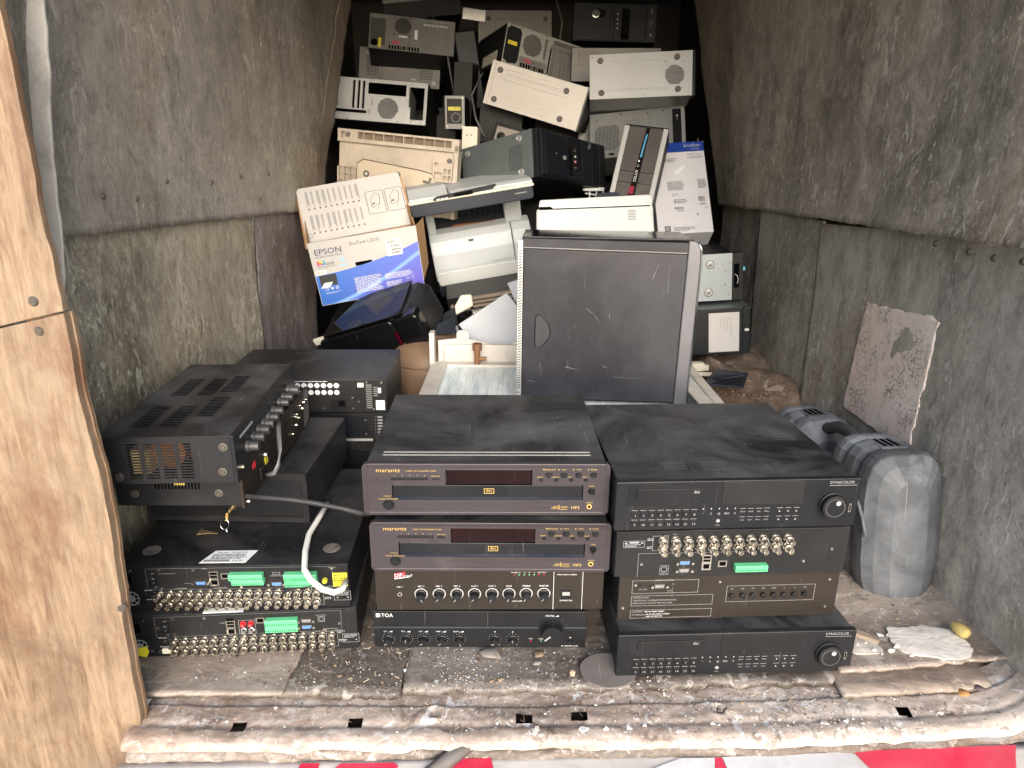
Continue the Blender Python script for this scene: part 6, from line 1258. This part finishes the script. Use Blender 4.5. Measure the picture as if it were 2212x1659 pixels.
rough_slab('plaster_slab', mat('dirty plaster', (.6, .57, .53), .85, 0, .3, (.45, .38, .3), var=.12, sc=3, grime=.2, bump=.5, fine=220), .755, .905, 1.105, 1.20, .020, .010, 3, 'large white slab of broken plaster on the warped plywood sheet', 'plaster')
rough_slab('plaster_slab', mat('dirty plaster', (.5, .46, .41), .85, 0, .4, (.4, .33, .26), var=.2, sc=4, grime=.4, bump=.6, fine=220), .665, .73, 1.12, 1.17, .017, .005, 8, 'thin crumbled patch of plaster left of the large slab', 'plaster')
chip('bark_piece', [(.655, 1.19), (.70, 1.165), (.73, 1.15), (.72, 1.17), (.69, 1.19)], .022, .008, BRP, 'torn brown bark piece beside the plaster slab', 'bark', tilt=3)
DUST = mat('white plaster dust', (.6, .56, .51), .9, 0, .2, (.5, .4, .35), var=.15, sc=6)
for k in range(16):
    a = r.uniform(0, 6); x, y = [( .70+.06*r.gauss(0, 1), 1.14+.03*r.gauss(0, 1))][0]
    x = min(.93, max(.64, x)); y = min(1.2, max(1.09, y)); s = r.uniform(.003, .010)
    chip('plaster_chip', [(x+s*cos(q*1.4+a+r.uniform(-.4, .4))*r.uniform(.4, 1.1), y+s*sin(q*1.4+a)*r.uniform(.35, .9)) for q in range(4)], .017+.03*(x-.625)/.33*.5, .003, PLAS, 'small white plaster chip scattered at the front edge of the van floor', 'plaster chip', 'plaster chips at the van door', r.uniform(-5, 5), k)
for x, y, s in ((.684, .958, .019), (.72, .96, .012), (.281, .93, .014), (.169, .965, .015), (.21, .968, .01), (.56, .985, .015), (.60, .99, .01), (.43, .955, .009), (.05, .965, .010), (.13, .962, .014), (.36, .98, .008), (.48, .99, .007), (.78, 1.01, .009), (.60, .97, .008), (-.02, .975, .006), (-.42, 1.005, .006), (.24, .975, .011), (.66, .97, .009)):
    s *= .6; a = r.uniform(0, 6); chip('plaster_chip', [(x+s*cos(q*1.4+a+r.uniform(-.4, .4))*r.uniform(.4, 1.1), y+s*sin(q*1.4+a)*r.uniform(.35, .9)) for q in range(4)], -.018, r.uniform(.002, .0045), r.choice((PLAS, PLAS, DUST)), 'small white plaster chip scattered at the front edge of the van floor', 'plaster chip', 'plaster chips at the van door', r.uniform(-12, 12), int(x*99))
LEAF = mat('dry brown leaf', (.3, .2, .12), .7, 0, .2, var=.25); LEAF2 = mat('dusty grey leaf', (.3, .26, .22), .8, 0, .3)
def leaf(x, y, s, a, m, label, z=.003):
    g = G(); n = 5; vs = []
    for i in range(n+1):
        u = i/n; ww = math.sin(pi*min(.98, u+.02))*.32
        vs += [(u-.5, -ww, .10*math.sin(u*3)+.05*ww), (u-.5, 0, .10*math.sin(u*3)-.03), (u-.5, ww, .10*math.sin(u*3)+.08*ww)]
    g.add(vs, [(i*3+k, i*3+k+1, i*3+k+4, i*3+k+3) for i in range(n) for k in range(2)])
    o = g.obj('dry_leaf', m, smooth=True); o.location = (x, y, z); o.scale = (s, s, s); o.rotation_euler = (R(r.uniform(-10, 10)), R(r.uniform(-10, 10)), a); sm = o.modifiers.new('t', 'SOLIDIFY'); sm.thickness = .02; tag(o, label, 'leaf')
leaf(-.038, 1.125, .05, -.5, LEAF2, 'large pale curled leaf on the floor below the bottom amplifier', .006)
leaf(.06, 1.13, .028, .9, LEAF, 'orange brown leaf touching the front of the bottom amplifier'); leaf(.055, 1.105, .02, .5, LEAF2, 'narrow grey leaf just below the orange brown leaf')
leaf(.165, 1.12, .03, .3, LEAF2, 'pale torn leaf beside the grey round lid'); leaf(-.015, 1.06, .016, 1.2, flat('tan leaf', (.5, .36, .22)), 'small tan leaf near the edge of the dark floor board')
leaf(.12, 1.08, .018, 1.8, flat('light tan leaf', (.55, .42, .28)), 'light tan leaf on the floor left of the round lid')
leaf(.84, 1.045, .03, .6, flat('orange leaf', (.55, .28, .1)), 'orange leaf scrap at the right corner of the sill', -.004); leaf(.875, 1.055, .026, .2, mat('purple grey leaf', (.16, .12, .12), .7), 'purple grey leaf scrap at the right corner of the sill', -.002)
# stones in the two plug holes
for x, y, s, l in ((.372, 1.015, .006, 'pebble in the right round hollow of the sill'), (.386, 1.02, .005, 'second, smaller pebble in the right round hollow of the sill')):
    bm = bmesh.new(); bmesh.ops.create_icosphere(bm, subdivisions=2, radius=s)
    for v in bm.verts: v.co *= 1+.3*noise.noise(v.co*200+Vector((x*50, 0, 0)))
    me = bpy.data.meshes.new('pebble'); bm.to_mesh(me); bm.free(); me.materials.append(mat('grey stone', (.35, .3, .26), .8, 0, .3)); o = bpy.data.objects.new('pebble', me); C.objects.link(o); o.location = (x, y, -.024); tag(o, l, 'pebble')
# fine debris
g = G(); r = random.Random(11)
def flake(x, y, z, s, m):
    k = r.randint(4, 5); a0 = r.uniform(0, 6); asp = r.choice((1, 1, .6, .25)); ca, sa = cos(a0), sin(a0); P = []
    for i in range(k):
        a = 2*pi*i/k; rad = s*r.uniform(.6, 1.1); u, v = rad*cos(a), rad*asp*sin(a); P.append((x+u*ca-v*sa, y+u*sa+v*ca, z+r.uniform(0, .0012)))
    g.add(P+[(x, y, z+s*.35*r.uniform(.5, 1)), ], [(i, (i+1) % k, k) for i in range(k)], m)
for q in range(4300):
    zone = r.random()
    if zone < .42: x = r.choice((r.uniform(-.62, .62), r.gauss(-.28, .12), r.gauss(.1, .1), r.gauss(-.1, .04))); y = r.triangular(1.03, 1.22, 1.04); z = -.003 if x > -.41 else .0045
    elif zone < .80: x = r.choice((r.uniform(-.64, .86), r.gauss(.35, .2), r.gauss(.6, .1))); x = max(-.64, min(.86, x)); y = yf(x)+.012+r.random()**.8*.10; z = -.020
    elif zone < .93: x = r.uniform(.63, .93); y = r.uniform(1.085, 1.32); z = .016+.03*(x-.63)*.5
    else: x = r.uniform(-.28, .2); y = r.uniform(1.15, 1.7); z = -.002
    if any(abs(x-a) < .017 and abs(y-b) < .014 for a, b in SLOTS): continue
    s = min(.0065, .0007+.0008*r.expovariate(1)); flake(x, y, z, s, r.choices((0, 1, 2, 3), (5, 4, 2, 1))[0])
o = g.obj('debris', [PLAS, flat('tan crumbs', (.4, .28, .18), .9), flat('brown crumbs', (.14, .08, .05), .9), flat('dark crumbs', (.04, .03, .025), .9)]); tag(o, 'crumbs, splinters and plaster dust strewn over the van floor and sill', 'debris', kind='stuff')
g = G()
for q in range(190):
    x = r.gauss(-.25, .07) if q < 60 else r.uniform(-.6, .9); y = r.uniform(1.04, 1.16) if q < 60 else (yf(x)+r.uniform(.02, .12)); a = r.uniform(0, pi); L = r.uniform(.004, .013); z = .001 if q < 60 else -.017
    g.tube([(x, y, z), (x+L*cos(a), y+L*sin(a), z+r.uniform(0, .003))], r.uniform(.0003, .0009), 4, r.choice((0, 1, 1, 1)))
o = g.obj('splinters', [flat('pale straw', (.5, .4, .28), .8), flat('dark straw', (.12, .085, .06), .9)]); tag(o, 'dry straw and wood splinters on the floor boards', 'splinters', kind='stuff')
# screws and old wiring near the roof at the back
for k, (pts, l) in enumerate((([(-.42, 3.9, 1.60), (-.36, 3.85, 1.52), (-.33, 3.8, 1.35), (-.30, 3.75, 1.2)], 'thin grey cable drooping between the top left cases'), ([(-.15, 3.5, 1.30), (-.20, 3.45, 1.2), (-.18, 3.4, 1.1), (-.14, 3.38, 1.02)], 'black cable hanging beside the warm white case'), ([(.2, 4.1, 1.75), (.24, 4.0, 1.6), (.22, 3.95, 1.45)], 'grey cable behind the black case front at the top'))):
    tag(G().tube(pts, .005, 6).obj('cable', mat('grey cable', (.12, .12, .12), .5), None, smooth=True), l, 'cable')
t = G().tube([(-.15, 4.2, 1.80), (.1, 4.1, 1.83), (.3, 4.2, 1.79), (.35, 4.3, 1.72)], .006, 6).obj('roof_wire', RUST, None, smooth=True); tag(t, 'old brown wire hanging under the roof at the back', 'wire')
